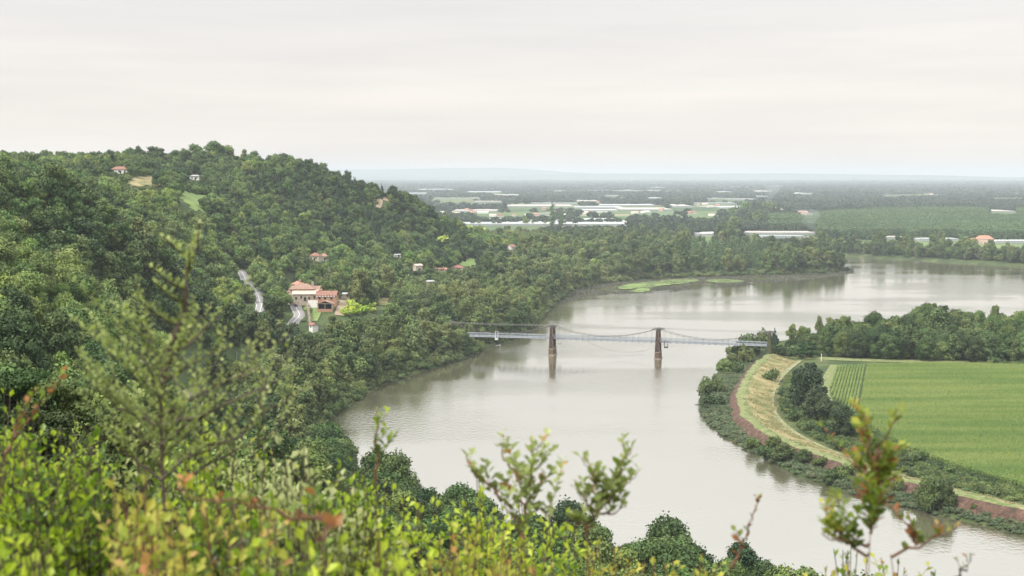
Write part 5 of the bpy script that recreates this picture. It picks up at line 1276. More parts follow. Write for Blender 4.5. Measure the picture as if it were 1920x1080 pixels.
# --- smoke of two fires on the plain
def smoke(px, py, h, w0, w1, lean, dens, lab):
    x, y_ = gp(px, py, 4); mb = MB(); pts = []; n = 9
    V = []; Fc = []
    for i in range(n):
        t = i / (n - 1); r = w0 + (w1 - w0) * t; cx = x + lean * t ** 1.5 + 4 * math.sin(i * 1.3); cz = 5 + h * t
        for k in range(10): a = 2 * PI * k / 10; V.append((cx + r * math.cos(a) * (1 + .2 * math.sin(k * 2 + i)), y_ + r * math.sin(a), cz))
    for i in range(n - 1):
        for k in range(10): Fc.append((i * 10 + k, i * 10 + (k + 1) % 10, (i + 1) * 10 + (k + 1) % 10, (i + 1) * 10 + k))
    Fc += [tuple(range(10))[::-1], tuple((n - 1) * 10 + k for k in range(10))]
    m, t, nn, l = nt('smoke_' + str(px)); v = N(nn, 'ShaderNodeVolumePrincipled'); v.inputs['Color'].default_value = (.80,.86,.92,1); v.inputs['Density'].default_value = dens
    o_ = N(nn, 'ShaderNodeOutputMaterial'); l.new(v.outputs[0], o_.inputs['Volume'])
    o = obj('smoke', mesh_np('smoke', V, Fc, m)); tagp(o, lab, 'smoke', kind='stuff')
smoke(1524, 441, 42, 4, 20, -10, .005, 'thin blue smoke rising behind the ribbed greenhouse')
smoke(1440, 392, 70, 5, 28, 18, .003, 'fainter smoke plume above the dark tree clump')
# ---------------------------------------------------------------- suspension bridge
BP1 = gp(1036, 665, 0); BP2 = gp(1234, 672, 0)
BL = math.dist(BP1, BP2); ba = math.atan2(BP2[1] - BP1[1], BP2[0] - BP1[0])
br = thing('suspension_bridge', 'old suspension bridge with brown masonry towers and blue grey deck across the river', 'bridge', (BP1[0], BP1[1], 0), ba)
TOWM = mat_noise('tower_masonry', [(.30, (.030,.022,.019)), (.48, (.068,.046,.037)), (.60, (.11,.074,.056)), (.74, (.23,.18,.14))], .9, .95, detail=9, bump=.7)
TOWL = mat_noise('tower_base_masonry', [(.30, (.06,.04,.028)), (.5, (.14,.095,.06)), (.68, (.25,.18,.12)), (.8, (.36,.31,.25))], .8, .95, detail=9, bump=.7)
PALES = mat_noise('quoin_stone', [(.3, (.22,.17,.14)), (.7, (.40,.33,.28))], 1.2, .9)
BLUE = mat_noise('blue_grey_steel', [(.3, (.26,.29,.33)), (.7, (.36,.39,.43))], .5, .5, spec=.5)
CABM = mat_noise('cable_steel', [(.3, (.07,.06,.055)), (.7, (.12,.11,.10))], 1, .6); PALEC = mat_noise('galvanised_cable', [(.3, (.30,.29,.28)), (.7, (.40,.39,.38))], 1, .6)
ZD, ZT = 9.7, 17.6
def tower(cx, bank=False):
    t = MB(); YL = 2.75
    if not bank:
        t.frus(cx, 0, -3, 3.6, 1.55, 4.3, 1.35, 4.0, 0); t.build('pier_base', [TOWL], br)
        c_ = MB(); c_.box(cx - 1.55, cx + 1.55, -4.15, 4.15, 3.6, 4.05); c_.box(cx - 1.8, cx + 1.8, -4.5, 4.5, -.2, .5)
        c_.build('string_course', [PALES], br)
    z0 = -1 if bank else 4.05
    wx = lambda z: 1.28 - (z - z0) / (16.2 - z0) * .50
    wy = lambda z: 1.15 - (z - z0) / (16.2 - z0) * .35
    for sy in (-1, 1):
        lg = MB(); zm = ZD + .6
        lg.frus(cx, sy * YL, z0, zm, wx(z0), wy(z0), wx(zm), wy(zm)); lg.frus(cx, sy * YL, zm, 16.2, wx(zm) - .04, wy(zm) - .04, wx(16.2), wy(16.2))
        l_ = lg.build('tower_leg', [TOWM if not bank else TOWB], br)
        if bank: continue
        q = MB()
        for sx in (-1, 1):
            for k in range(10):
                z = z0 + .5 + k * 1.16
                if abs(z - ZD) < 1.3: continue
                q.box(cx + sx * wx(z) - .16, cx + sx * wx(z) + .16, sy * YL - wy(z) - .07, sy * YL - wy(z) + .2, z, z + (.45 if k % 2 else .65))
        q.build('quoins', [PALES], l_)
    a = MB(); a.box(cx - .7, cx + .7, -1.9, 1.9, 14.2, 15.9); a.build('cross_wall', [TOWB if bank else TOWM], br)
    s = MB()
    for sy in (-1, 1):
        s.box(cx - 1.05, cx + 1.05, sy * YL - .95, sy * YL + .95, 16.2, 16.55); s.box(cx - .5, cx + .5, sy * YL - .6, sy * YL + .6, 16.55, 17.6)
        for sx in (-1, 1):
            s.tube([(cx + sx * .2, sy * YL, 17.35), (cx + sx * 3.0, sy * YL, 16.9)], .17, 6); s.tube([(cx + sx * .2, sy * YL, 16.8), (cx + sx * 2.4, sy * YL, 17.5)], .14, 6)
            s.box(cx + sx * 2.8 - .3, cx + sx * 2.8 + .3, sy * YL - .25, sy * YL + .25, 16.75, 17.25)
    s.build('cable_saddle', [CABM], br)
TOWB = mat_noise('mossy_masonry', [(.3, (.035,.035,.022)), (.5, (.075,.08,.035)), (.7, (.14,.125,.085))], .8, .95, bump=.6)
for cx, bk in ((0, False), (BL, False), (2 * BL + .5, True), (-BL, True)): tower(cx, bk)
def deckz(x): return ZD + .45 * (1 - ((x - .5 * BL) / (1.6 * BL)) ** 2)
x0, x1 = -BL, 2 * BL
XS = np.linspace(x0, x1, 61)
dm = MB(); V = []; Fc = []
for k, xx in enumerate(XS):
    z = deckz(xx); V += [(xx, -1.6, z), (xx, 1.6, z), (xx, 1.6, z - .28), (xx, -1.6, z - .28)]
    if k:
        a = 4 * (k - 1); b = 4 * k; Fc += [(a, b, b + 1, a + 1), (a + 1, b + 1, b + 2, a + 2), (a + 2, b + 2, b + 3, a + 3), (a + 3, b + 3, b, a)]
dm.add(V, Fc).build('deck', [mat_noise('deck_boards', [(.3, (.16,.15,.14)), (.7, (.24,.22,.20))], .6, .9)], br)
for sy in (-1, 1):
    g_ = MB(); xs = np.arange(x0, x1 + .1, 1.35)
    for zo, rr in ((-.55, .20), (.15, .15), (1.55, .13)):
        g_.tube([(q, sy * 1.64, deckz(q) + zo) for q in XS], rr, 4)
    for k, q in enumerate(xs[:-1]):
        q2 = xs[k + 1]; a, b = (.15, 1.55) if k % 2 else (1.55, .15)
        g_.tube([(q, sy * 1.64, deckz(q) + a), (q2, sy * 1.64, deckz(q2) + b)], .085, 3)
        if k % 2 == 0: g_.tube([(q, sy * 1.64, deckz(q) - .55), (q, sy * 1.64, deckz(q) + 1.6)], .08, 3)
    g_.build('stiffening_girder', [BLUE], br)
    V = []; Fc = []
    for k, q in enumerate(XS):
        z = deckz(q); V += [(q, sy * 1.68, z - .6), (q, sy * 1.68, z - .02), (q, sy * 1.61, z - .02), (q, sy * 1.61, z - .6)]
        if k: a = 4 * (k - 1); b = 4 * k; Fc += [(a, b, b + 1, a + 1), (a + 1, b + 1, b + 2, a + 2), (a + 2, b + 2, b + 3, a + 3), (a + 3, b + 3, b, a)]
    MB().add(V, Fc).build('edge_beam', [BLUE], br)
cb = MB()
npan = 17
for sp_ in range(-1, 2):
    for k in range(1, npan):
        xx = sp_ * BL + k * BL / npan; z = deckz(xx); cb.box(xx - .16, xx + .16, -2.4, 2.4, z - 1.02, z - .62)
cb.build('cross_beams', [CABM], br)
def cabz(sp_, t, sag=5.4): return ZT - .3 - sag * 4 * t * (1 - t) * 1.0
nh = 0
for sy in (-1, 1):
    for sp_ in range(-1, 2):
        pts = [(sp_ * BL + t * BL, sy * (2.75 - .45 * 4 * t * (1 - t)), cabz(sp_, t)) for t in np.linspace(0, 1, 25)]
        for dz in (0, -.32): 
            MB().tube([(a, b, c + dz * (1 - .6)) for a, b, c in pts], .10, 5).build('main_cable', [CABM], br) if dz == 0 else None
        for k in range(1, npan):
            t = k / npan; xx = sp_ * BL + t * BL; yy = sy * (2.75 - .45 * 4 * t * (1 - t)); zc = cabz(sp_, t)
            h_ = MB(); h_.tube([(xx, yy, zc), (xx, sy * 2.3, deckz(xx) - .8)], .035, 4); h_.box(xx - .16, xx + .16, yy - .15, yy + .15, zc - .18, zc + .16)
            h_.build('hanger', [CABM], br); nh += 1
        MB().tube([(sp_ * BL + t * BL, sy * 2.75, 17.6 - .5 * 4 * t * (1 - t)) for t in np.linspace(0, 1, 13)], .07 if sp_ >= 0 else .035, 5).build('tie_cable', [PALEC], br)
        MB().tube([(sp_ * BL + t * BL, sy * 2.75, 17.25 - .5 * 4 * t * (1 - t)) for t in np.linspace(0, 1, 13)], .05 if sp_ >= 0 else .03, 5).build('tie_cable', [PALEC], br)
    t0_, t1_ = BL * .30, BL * 1.08
    MB().tube([(t0_ + (t1_ - t0_) * t, sy * 1.4, deckz(20) - .9 - 6.3 * (4 * t * (1 - t))) for t in np.linspace(0, 1, 25)], .055, 5).build('hanging_cable', [PALEC], br)
WHS = mat_noise('white_scaffold', [(.3, (.60,.60,.58)), (.7, (.74,.74,.72))], 1, .6)
def gondola(xl, w, ztop, zb, label, mt, mesh=True):
    r = thing('inspection_gondola', label, 'gondola', (0, 0, 0))
    c, s_ = math.cos(ba), math.sin(ba); r.location = (BP1[0] + xl * c, BP1[1] + xl * s_, 0); r.rotation_euler[2] = ba
    m_ = MB()
    for sx in (-w / 2, w / 2):
        m_.tube([(sx, -2.25, zb), (sx, -2.25, ztop)], .11, 4); m_.tube([(sx, -3.5, zb), (sx, -3.5, zb + 2)], .09, 4); m_.tube([(sx, -3.5, zb + 2), (sx, -2.25, ztop)], .07, 4)
        m_.tube([(sx, -3.5, zb), (sx, -2.25, zb)], .09, 4); m_.tube([(sx, -2.25, ztop), (sx, -1.7, ztop)], .09, 4)
    for zz in (zb + .1, (zb + ztop) / 2, ztop): m_.tube([(-w / 2, -2.25, zz), (w / 2, -2.25, zz)], .09, 4)
    m_.tube([(-w / 2, -3.5, zb + 1.1), (w / 2, -3.5, zb + 1.1)], .08, 4)
    m_.build('frame', [mt], r); f = MB(); f.box(-w / 2 - .1, w / 2 + .1, -3.6, -2.1, zb - .14, zb - .02); f.build('platform', [mt], r)
    b = MB(); b.box(-w / 2 + .1, w / 2 - .1, -3.42, -3.36, zb, zb + .8); b.build('basket', [mt], r)
gondola(-33.4, 1.6, 13.0, 8.2, 'tall white frame hanging over the left part of the bridge deck', WHS)
gondola(4.9, 2.0, 10.6, 6.6, 'small grey basket hanging under the deck beside the left tower', PALEC)
gondola(BL + 5.0, 2.0, 10.6, 6.6, 'small rusty basket hanging under the deck beside the right tower', CABM)
# small skiff by the left bank under the deck
x, y_ = gp(934, 648, 0); bt = thing('rowing_boat', 'small white rowing boat moored under the left end of the bridge', 'boat', (x, y_, -.1), .5)
V = []; Fc = []
for k, (xx, hw, zt) in enumerate([(-1.7, .45, .45), (-.8, .62, .40), (.3, .60, .42), (1.2, .40, .52), (1.8, .06, .66)]): V += [(xx, -hw, zt), (xx, -hw * .6, 0), (xx, hw * .6, 0), (xx, hw, zt)]
for k in range(4):
    a = 4 * k; b = a + 4; Fc += [(a, b, b + 1, a + 1), (a + 1, b + 1, b + 2, a + 2), (a + 2, b + 2, b + 3, a + 3)]
Fc += [(0, 1, 2, 3)]
MB().add(V, Fc).build('hull', [WHITE], bt); MB().box(-.5, -.2, -.55, .55, .28, .33).box(.6, .85, -.45, .45, .3, .35).build('seat', [STONE], bt)
# driftwood at the bend
x, y_ = gp(1309, 759, 0); dw = MB().tube([(-1.6, 0, .05), (0, .3, .12), (1.5, 0, .22), (2.2, .5, .5)], .14, 5, r1=.05).build('driftwood', [BARK]); dw.location = (x, y_, 0); tagp(dw, 'dark drift branch lying in the water left of the bend bushes', 'branch')
# railway masts
for j, (px, py) in enumerate([(362, 720), (402, 703), (440, 690), (311, 742)]):
    x, y_ = gp(px, py, 13.5); r = thing('catenary_mast', ['railway mast standing clear behind the tallest shrub', 'second railway mast along the curve', 'farthest railway mast before the trees', 'nearest railway mast at the left of the curve'][j], 'mast', (x, y_ + 5.2, 13.3), .5, 'railway masts along the curve')
    MB().tube([(0, 0, -1), (0, 0, 7.6)], .13, 6).build('post', [STEEL], r); MB().tube([(0, 0, 6.6), (0, -3.4, 7.2)], .06, 5).tube([(0, 0, 5.6), (0, -3.4, 5.9)], .06, 5).tube([(0, -3.4, 5.8), (0, -3.4, 7.3)], .05, 5).build('bracket', [STEEL], r)
# post by the wood edge, white
x, y_ = gp(1540, 675, 3.3); pz = MB().box(-.16, .16, -.16, .16, -.5, 3.4).frus(0, 0, 3.4, 3.65, .2, .2, .05, .05).build('white_post', [WHITE]); pz.location = (x, y_, 3.2); tagp(pz, 'white marker post at the corner of the maize wood', 'post')

# ---------------------------------------------------------------- foreground shrubs
LEAFG = foliage('shrub_leaves', [(.028,.060,.008), (.095,.165,.013), (.25,.35,.022), (.48,.56,.055)], patch=.9, rnd=.2, tnt=.9, pat=.25, transl=.45, rough=.38, hue=0)
LEAFD = foliage('deep_green_leaves', [(.018,.040,.006), (.045,.090,.010), (.10,.18,.016), (.24,.34,.03)], patch=.9, rnd=.2, tnt=.9, pat=.25, transl=.35, rough=.35, hue=0)
LEAFO = foliage('olive_leaves', [(.09,.115,.03), (.20,.25,.07), (.34,.39,.13), (.54,.56,.28)], patch=.9, rnd=.2, tnt=.9, pat=.2, transl=.45, rough=.5, hue=0)
LEAFY = foliage('yellowing_leaves', [(.045,.075,.012), (.12,.18,.022), (.26,.31,.04), (.46,.42,.08)], patch=1.2, rnd=.2, tnt=.9, pat=.2, transl=.35, rough=.5, hue=0)
LEAFR = foliage('autumn_leaves', [(.15,.06,.025), (.28,.12,.045), (.45,.22,.075), (.46,.34,.11)], patch=1.2, rnd=.2, tnt=.9, pat=.1, transl=.35, rough=.5, hue=0)
TWIG = mat_noise('reddish_twig', [(.3, (.10,.045,.03)), (.7, (.20,.10,.06))], 30, .7); TWIGG = mat_noise('brown_twig', [(.3, (.05,.04,.03)), (.7, (.11,.08,.06))], 30, .7)
rf_ = random.Random(3)
class Leaves:
    def __init__(s): s.V = []; s.Q = []; s.T = []; s.M = []
    def leaf(s, p, d, L, w, m, t):
        d = d.normalized(); up = Vector((rf_.uniform(-.7, .7), rf_.uniform(-.7, .7), 1)).normalized(); sd = d.cross(up)
        if sd.length < .05: sd = d.cross(Vector((1, 0, 0)))
        sd.normalize(); nn = sd.cross(d); n0 = len(s.V); f = .18 * L
        e = p + d * (L * .55) + nn * (f * .6); g = sd * (w * .5); q = (p, e + g, p + d * L, e - g, p + d * (L * .55))
        s.V += [(x.x, x.y, x.z) for x in q]; s.Q += [(n0, n0 + 1, n0 + 2, n0 + 4), (n0, n0 + 4, n0 + 2, n0 + 3)]
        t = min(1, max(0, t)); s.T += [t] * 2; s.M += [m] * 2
def shoot(lv, st, base, tip, r, leaf, nl, mi, twigs=0, tlen=.2, bare=.25, bow=.08, autumn=.04, lightening=.5, spread=.8, twk=1.0, tb=.05):
    base = Vector(base); tip = Vector(tip); ax = tip - base; L = ax.length
    side = Vector((rf_.uniform(-1, 1), rf_.uniform(-1, 1), 0)) * bow * L
    def P(t): return base + ax * t + side * (4 * t * (1 - t)) * .6
    wob_ = [Vector((rf_.uniform(-1, 1), rf_.uniform(-1, 1), rf_.uniform(-1, 1))) * .006 for _ in range(9)]
    st.tube([P(k / 8) + wob_[k] * (0 if k in (0, 8) else 1) for k in range(9)], r, 5, r1=r * .25)
    an = rf_.random() * 6.28
    def lf(p, dirv, t):
        m = mi
        if rf_.random() < autumn: m = 1 if mi == 0 else 0
        tt = tb + lightening * t ** 2 + rf_.uniform(-.18, .25)  # paler young tips, plus light on tips and shade below put into the tint
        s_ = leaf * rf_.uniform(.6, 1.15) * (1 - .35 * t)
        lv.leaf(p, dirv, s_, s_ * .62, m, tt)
    for k in range(nl):
        t = bare + (1 - bare) * (k + .5) / nl; an += 2.4; p = P(t)
        d = Vector((math.cos(an), math.sin(an), .45 + .9 * t)) + ax.normalized() * .4 * t; lf(p, d, t)
    for w_ in range(twigs):
        t = bare + (.97 - bare) * (w_ + rf_.random()) / twigs; an2 = rf_.random() * 6.28; ln = tlen * rf_.uniform(.5, 1.2) * (1.15 - t * .7)
        d = Vector((math.cos(an2) * spread, math.sin(an2) * spread, .75)).normalized(); p0 = P(t); p1 = p0 + d * ln + Vector((0, 0, ln * .15))
        st.tube([p0, p0.lerp(p1, .5) + Vector((0, 0, -.006)), p1], r * .35, 4, r1=r * .12)
        m_ = max(3, int((nl * ln / L * 2.2 + 4) * twk))
        for q in range(m_):
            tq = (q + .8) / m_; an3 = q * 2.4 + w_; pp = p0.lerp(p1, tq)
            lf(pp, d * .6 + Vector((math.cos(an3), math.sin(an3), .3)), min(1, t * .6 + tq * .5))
def shrub(name, label, cat, shoots, mats, twig, group=None, **kw):
    lv = Leaves(); st = MB(); b0 = shoots[0][0]
    for (base, tip, r, leaf, nl, tw, extra) in shoots:
        a = dict(kw); a.update(extra); shoot(lv, st, Vector(base) - Vector(b0), Vector(tip) - Vector(b0), r, leaf, nl, a.pop('mi', 0), tw, **a)
    r = thing(name, label, cat, b0, 0, group)
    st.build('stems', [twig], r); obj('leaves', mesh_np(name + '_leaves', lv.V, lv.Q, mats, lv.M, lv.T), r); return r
def gbase(x, y): return (x, y, float(hraw(x, y)) - .05)
ENV = [(-150,740),(0,735),(60,765),(150,755),(220,742),(300,755),(400,765),(480,772),(540,790),(600,815),(660,850),(720,875),(800,905),(880,915),(960,925),(1040,945),(1120,980),(1180,1015),(1260,1052),(1340,1045),(1420,1078),(1500,1090),(1580,1010),(1680,1010),(1760,1070),(1850,1110),(2000,1120)]
def env(px): return np.interp(px, [e[0] for e in ENV], [e[1] for e in ENV])
rowi = 0; nsh = 0; SEEN = set()
POS = ['at the far left of the foreground', 'left of the tall grey shrub', 'round the foot of the tall grey shrub', 'below the canal glint', 'under the lone upright sprig', 'left of the two reddish arching stems', 'below the two reddish arching stems', 'below the leafy dark spray', 'under the thin autumn twig', 'round the foot of the tall right hand stem', 'at the far right of the foreground']
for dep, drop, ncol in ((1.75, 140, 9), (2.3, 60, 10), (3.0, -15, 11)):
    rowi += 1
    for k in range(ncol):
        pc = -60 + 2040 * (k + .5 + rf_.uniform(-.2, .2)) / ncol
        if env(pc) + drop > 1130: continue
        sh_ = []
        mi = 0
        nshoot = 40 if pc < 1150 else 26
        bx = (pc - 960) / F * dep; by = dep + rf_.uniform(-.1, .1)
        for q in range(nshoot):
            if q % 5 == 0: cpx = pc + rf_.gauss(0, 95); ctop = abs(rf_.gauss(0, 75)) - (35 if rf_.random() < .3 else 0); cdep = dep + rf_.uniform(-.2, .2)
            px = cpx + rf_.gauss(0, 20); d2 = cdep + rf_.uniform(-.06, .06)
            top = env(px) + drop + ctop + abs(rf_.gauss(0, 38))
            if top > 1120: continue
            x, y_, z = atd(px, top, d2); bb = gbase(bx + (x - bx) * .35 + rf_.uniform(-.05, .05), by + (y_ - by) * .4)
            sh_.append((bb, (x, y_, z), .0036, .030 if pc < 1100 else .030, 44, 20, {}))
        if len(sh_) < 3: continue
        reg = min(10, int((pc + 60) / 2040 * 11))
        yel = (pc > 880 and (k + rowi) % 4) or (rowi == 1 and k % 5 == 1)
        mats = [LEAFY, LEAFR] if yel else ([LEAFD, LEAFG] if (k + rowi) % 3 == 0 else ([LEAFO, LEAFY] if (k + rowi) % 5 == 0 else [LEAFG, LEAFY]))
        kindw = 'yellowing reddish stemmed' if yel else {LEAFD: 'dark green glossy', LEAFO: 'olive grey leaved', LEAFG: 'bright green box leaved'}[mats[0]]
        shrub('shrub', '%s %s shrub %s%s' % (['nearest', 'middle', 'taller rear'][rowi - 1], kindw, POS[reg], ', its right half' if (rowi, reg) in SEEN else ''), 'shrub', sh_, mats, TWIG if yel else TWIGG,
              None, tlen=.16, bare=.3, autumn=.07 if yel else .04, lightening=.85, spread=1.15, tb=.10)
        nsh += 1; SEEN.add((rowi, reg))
print('shrubs', nsh)
# tall airy grey green shrub, close to the lens
def sh_px(b, t, dep, r, leaf, nl, tw, **e):
    x, y_, z = atd(t[0], t[1], dep); bx, by, bz = atd(b[0], b[1], dep + e.pop('dd', 0)); return ((bx, by, bz), (x, y_, z), r, leaf, nl, tw, e)
root = gbase(-.56, 2.15)
G = []
G.append((root, atd(300, 740, 2.1), .009, .015, 14, 5, dict(bow=.02)))
G.append(sh_px((300,745), (372,418), 2.1, .0062, .0150, 56, 9, bow=.05, tlen=.08, bare=.03, spread=1.3, twk=.8))
for b, t, tw in [((304,700),(250,610),5),((306,690),(400,600),5),((300,740),(205,660),6),((300,720),(440,650),6),((296,780),(500,690),7),((300,800),(560,700),7),((290,800),(170,720),7),((350,860),(590,720),6),((300,780),(262,660),6),
                 ((300,830),(420,740),8),((300,840),(350,760),8),((280,850),(240,760),8),((300,900),(480,800),8),((300,900),(200,820),8),((340,900),(560,800),8),((300,880),(330,800),8),((470,860),(470,640),6)]:
    G.append(sh_px(b, t, 2.1 + rf_.uniform(-.15, .18), .0028, .0145, 13, max(3, tw - 1), bow=.2, tlen=.14, bare=.1, spread=1.0, twk=.65, dd=rf_.uniform(-.03, .03)))
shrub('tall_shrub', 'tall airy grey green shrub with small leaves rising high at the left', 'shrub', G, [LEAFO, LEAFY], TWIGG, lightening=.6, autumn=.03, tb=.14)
# single arching stems
def stem_plant(label, segs, mats, twig, leaf, name='arching_stem', **kw):
    S_ = []
    for s_ in segs:
        b, t, dep, nl, tw = s_[:5]; e = dict(s_[5]) if len(s_) > 5 else {}
        bx = atd(b[0], b[1], dep) if b != 'g' else None
        if bx is None:
            x, y_, z = atd(t[0], t[1], dep); bx = gbase(x + .02, dep)
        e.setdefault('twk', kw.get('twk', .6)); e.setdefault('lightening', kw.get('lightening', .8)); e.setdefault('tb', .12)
        S_.append((bx, atd(t[0], t[1], dep), e.pop('r', .0026), e.pop('leaf', leaf * 1.15), max(2, int(nl * .7)), tw, e))
    return shrub(name, label, 'shrub', S_, mats, twig, **kw)
stem_plant('lone upright sprig with bright tip rising over the riverside trees', [('g', (704,900), 2.3, 6, 2), ((704,905), (706,765), 2.3, 26, 3, dict(bare=.05, tlen=.05, bow=.02))], [LEAFG, LEAFY], TWIG, .018)
stem_plant('left arching reddish stem tipped with small dark leaves', [('g', (985,1010), 2.2, 4, 3), ((985,1010), (938,930), 2.2, 14, 4, dict(bare=.05, tlen=.07)), ((940,940), (873,856), 2.2, 18, 4, dict(bare=.02, tlen=.05, bow=.15))], [LEAFO, LEAFR], TWIG, .022, autumn=.1)
stem_plant('forked reddish stem with curling leafy tip right of the left arching one', [('g', (985,960), 2.25, 4, 4), ((985,965), (1000,826), 2.25, 26, 5, dict(bare=.03, tlen=.06, bow=.1)), ((978,900), (928,834), 2.25, 3, 0, dict(bare=.6)), ((985,950), (1040,970), 2.25, 12, 2, dict(bow=.1))], [LEAFO, LEAFR], TWIG, .023, autumn=.08)
stem_plant('leafy dark spray fanning out over the river in the middle', [('g', (1100,1000), 2.1, 0, 0, dict(r=.005)), ((1100,1000), (1140,920), 2.1, 18, 3, dict(bare=.1, tlen=.07)), ((1125,950), (1186,836), 2.1, 26, 3, dict(bow=.06, bare=.05, tlen=.05)), ((1120,960), (1104,868), 2.1, 18, 3, dict(bare=.1, tlen=.05)),
            ((1125,950), (1185,895), 2.1, 16, 3, dict(bare=.1, tlen=.05)), ((1115,970), (1082,915), 2.1, 14, 2, dict(tlen=.05)), ((1120,970), (1175,950), 2.1, 12, 2, dict(tlen=.05)), ((1110,985), (1072,975), 2.1, 10, 2, dict(tlen=.05))], [LEAFO, LEAFG], TWIG, .022, lightening=.3, twk=.42)
stem_plant('thin autumn twig leaning right over the open water', [('g', (1370,1060), 2.2, 4, 1), ((1370,1065), (1424,932), 2.2, 20, 2, dict(bare=.1, tlen=.03, bow=.05))], [LEAFR, LEAFO], TWIG, .016, autumn=.5, lightening=.2)
stem_plant('tall right hand stem with yellow green leaves and orange tips', [('g', (1632,1000), 1.9, 10, 6), ((1632,1000), (1640,880), 1.9, 26, 7, dict(bare=.02, tlen=.07)), ((1640,890), (1622,775), 1.9, 24, 5, dict(bare=.02, tlen=.05)), ((1640,870), (1682,765), 1.9, 12, 1, dict(bare=.2, tlen=.04)),
            ((1632,980), (1690,900), 1.9, 8, 1, dict(tlen=.04)), ((1628,1020), (1560,985), 1.9, 18, 4, dict(tlen=.06)), ((1628,1040), (1540,1000), 1.9, 18, 4, dict(tlen=.06)), ((1632,930), (1600,850), 1.9, 14, 3, dict(tlen=.05)), ((1632,930), (1665,830), 1.9, 14, 3, dict(tlen=.05))], [LEAFY, LEAFR], TWIG, .019, autumn=.12)
stem_plant('low branch reaching right with red leaves at its tip', [('g', (1670,1040), 2.0, 6, 2), ((1670,1045), (1800,985), 2.0, 22, 3, dict(bare=.1, tlen=.04, bow=.05)), ((1720,1020), (1700,960), 2.0, 6, 1)], [LEAFR, LEAFY], TWIG, .018, autumn=.4)
stem_plant('bare grey twig at the bottom right corner', [('g', (1790,1080), 2.0, 0, 0), ((1790,1085), (1828,1040), 2.0, 2, 2, dict(tlen=.03))], [LEAFO, LEAFR], TWIGG, .01)
stem_plant('reddish stem with orange leaf at the left edge', [('g', (10,850), 2.0, 4, 2), ((10,850), (68,728), 2.0, 14, 1, dict(bare=.1))], [LEAFR, LEAFY], TWIG, .017, autumn=.4)
stem_plant('arching autumn cane with orange leaves before the green shrubs', [((620,985), (330,915), 1.6, 34, 3, dict(bare=.02, tlen=.03, bow=.04, r=.003))], [LEAFR, LEAFY], TWIG, .018, autumn=.55)
stem_plant('single large orange leaf on a cane below the sprig', [('g', (600,1010), 1.25, 0, 0), ((600,1010), (628,985), 1.25, 3, 0, dict(leaf=.034, bare=.5))], [LEAFR, LEAFY], TWIG, .03, autumn=0, lightening=.3)

# ---------------------------------------------------------------- air
hz_m, t, n, l = nt('haze_air')
v = N(n, 'ShaderNodeVolumePrincipled'); v.inputs['Color'].default_value = (.72, .775, .86, 1); v.inputs['Density'].default_value = HAZE_D; v.inputs['Anisotropy'].default_value = .1
o = N(n, 'ShaderNodeOutputMaterial'); l.new(v.outputs[0], o.inputs['Volume'])
haze = MB().box(-36000, 36000, -300, 31800, -4, 226).build('haze', [hz_m]); tagp(haze, 'pale summer haze filling the valley air', 'haze', kind='stuff')

# ---------------------------------------------------------------- sky, sun, camera
wd = bpy.data.worlds.new('World'); S.world = wd; wd.use_nodes = True
n = wd.node_tree.nodes; l = wd.node_tree.links; n.clear()
SUN_EL, SUN_AZ = math.radians(48), math.radians(SUN_AZ_DEG)
sky = N(n, 'ShaderNodeTexSky', sky_type='NISHITA', sun_disc=False); sky.sun_elevation = SUN_EL; sky.sun_rotation = SUN_AZ
tc = N(n, 'ShaderNodeTexCoord'); sp = N(n, 'ShaderNodeSeparateXYZ'); l.new(tc.outputs['Generated'], sp.inputs[0])
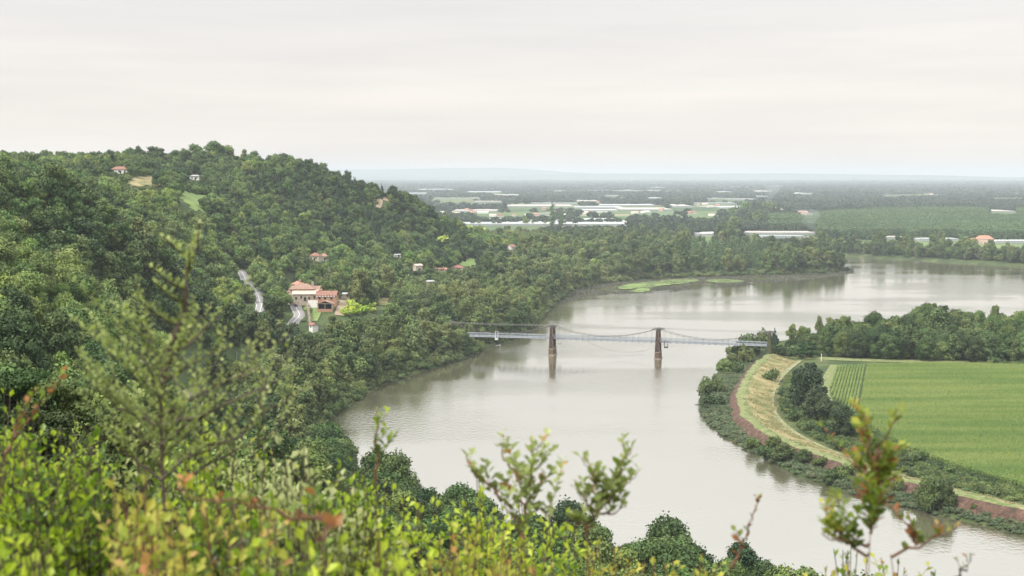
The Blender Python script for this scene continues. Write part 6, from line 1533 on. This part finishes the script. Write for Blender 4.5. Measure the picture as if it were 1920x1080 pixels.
# cloud sheet seen in perspective: direction / height
mp = N(n, 'ShaderNodeMapping'); mp.inputs['Scale'].default_value = (1.1, 1.1, 14.0); l.new(tc.outputs['Generated'], mp.inputs['Vector'])
cn_ = N(n, 'ShaderNodeTexNoise', Scale=2.2, Detail=6.0, Roughness=.55); l.new(mp.outputs[0], cn_.inputs['Vector'])
cr = ramp(n, [(.30, SKY_A), (.50, SKY_B), (.72, SKY_C)]); l.new(cn_.outputs['Fac'], cr.inputs[0])
er = ramp(n, [(0.0, (.268,.245,.225)), (.05, (.264,.247,.231)), (.14, (.256,.251,.245)), (.30, (.30,.30,.30)), (.6, (.55,.555,.56)), (1.0, (.78,.79,.80))]); 
ab = N(n, 'ShaderNodeMath', operation='ABSOLUTE'); l.new(sp.outputs[2], ab.inputs[0]); 
l.new(ab.outputs[0], er.inputs[0])
mu = N(n, 'ShaderNodeVectorMath', operation='MULTIPLY'); l.new(cr.outputs[0], mu.inputs[0]); l.new(er.outputs[0], mu.inputs[1])
b1 = N(n, 'ShaderNodeBackground', Strength=.06); l.new(sky.outputs[0], b1.inputs[0])
b2 = N(n, 'ShaderNodeBackground', Strength=SKY_K * 4); l.new(mu.outputs[0], b2.inputs[0])
mx = N(n, 'ShaderNodeMixShader'); mx.inputs[0].default_value = .93; l.new(b1.outputs[0], mx.inputs[1]); l.new(b2.outputs[0], mx.inputs[2])
o = N(n, 'ShaderNodeOutputWorld'); l.new(mx.outputs[0], o.inputs[0])
sl = bpy.data.lights.new('sun', 'SUN'); sl.energy = SUN_E; sl.angle = math.radians(8); sl.color = (1, .95, .87); so = bpy.data.objects.new('sun', sl); link(so)
sd = Vector((math.sin(SUN_AZ) * math.cos(SUN_EL), math.cos(SUN_AZ) * math.cos(SUN_EL), math.sin(SUN_EL)))
so.rotation_euler = sd.to_track_quat('Z', 'Y').to_euler()
cd = bpy.data.cameras.new('camera'); cam = bpy.data.objects.new('camera', cd); link(cam)
cd.sensor_width = 36; cd.lens = F / 1920 * 36; cd.clip_start = .05; cd.clip_end = 120000
cam.location = (0, 0, H); cam.rotation_euler = (PI / 2 - TH, 0, 0)
cd.dof.use_dof = True; cd.dof.focus_distance = 900; cd.dof.aperture_fstop = 10.0
S.camera = cam
S.render.engine = 'CYCLES'; cy = S.cycles
cy.max_bounces = 5; cy.diffuse_bounces = 2; cy.glossy_bounces = 2; cy.transmission_bounces = 2; cy.volume_bounces = 1; cy.transparent_max_bounces = 8
cy.use_denoising = True; cy.denoiser = 'OPENIMAGEDENOISE'; cy.caustics_reflective = False; cy.caustics_refractive = False
cy.sample_clamp_indirect = 4
S.view_settings.view_transform = 'Standard'; S.view_settings.look = 'None'; S.view_settings.exposure = EXPO; S.view_settings.gamma = 1
S.render.resolution_x = 1024; S.render.resolution_y = 576
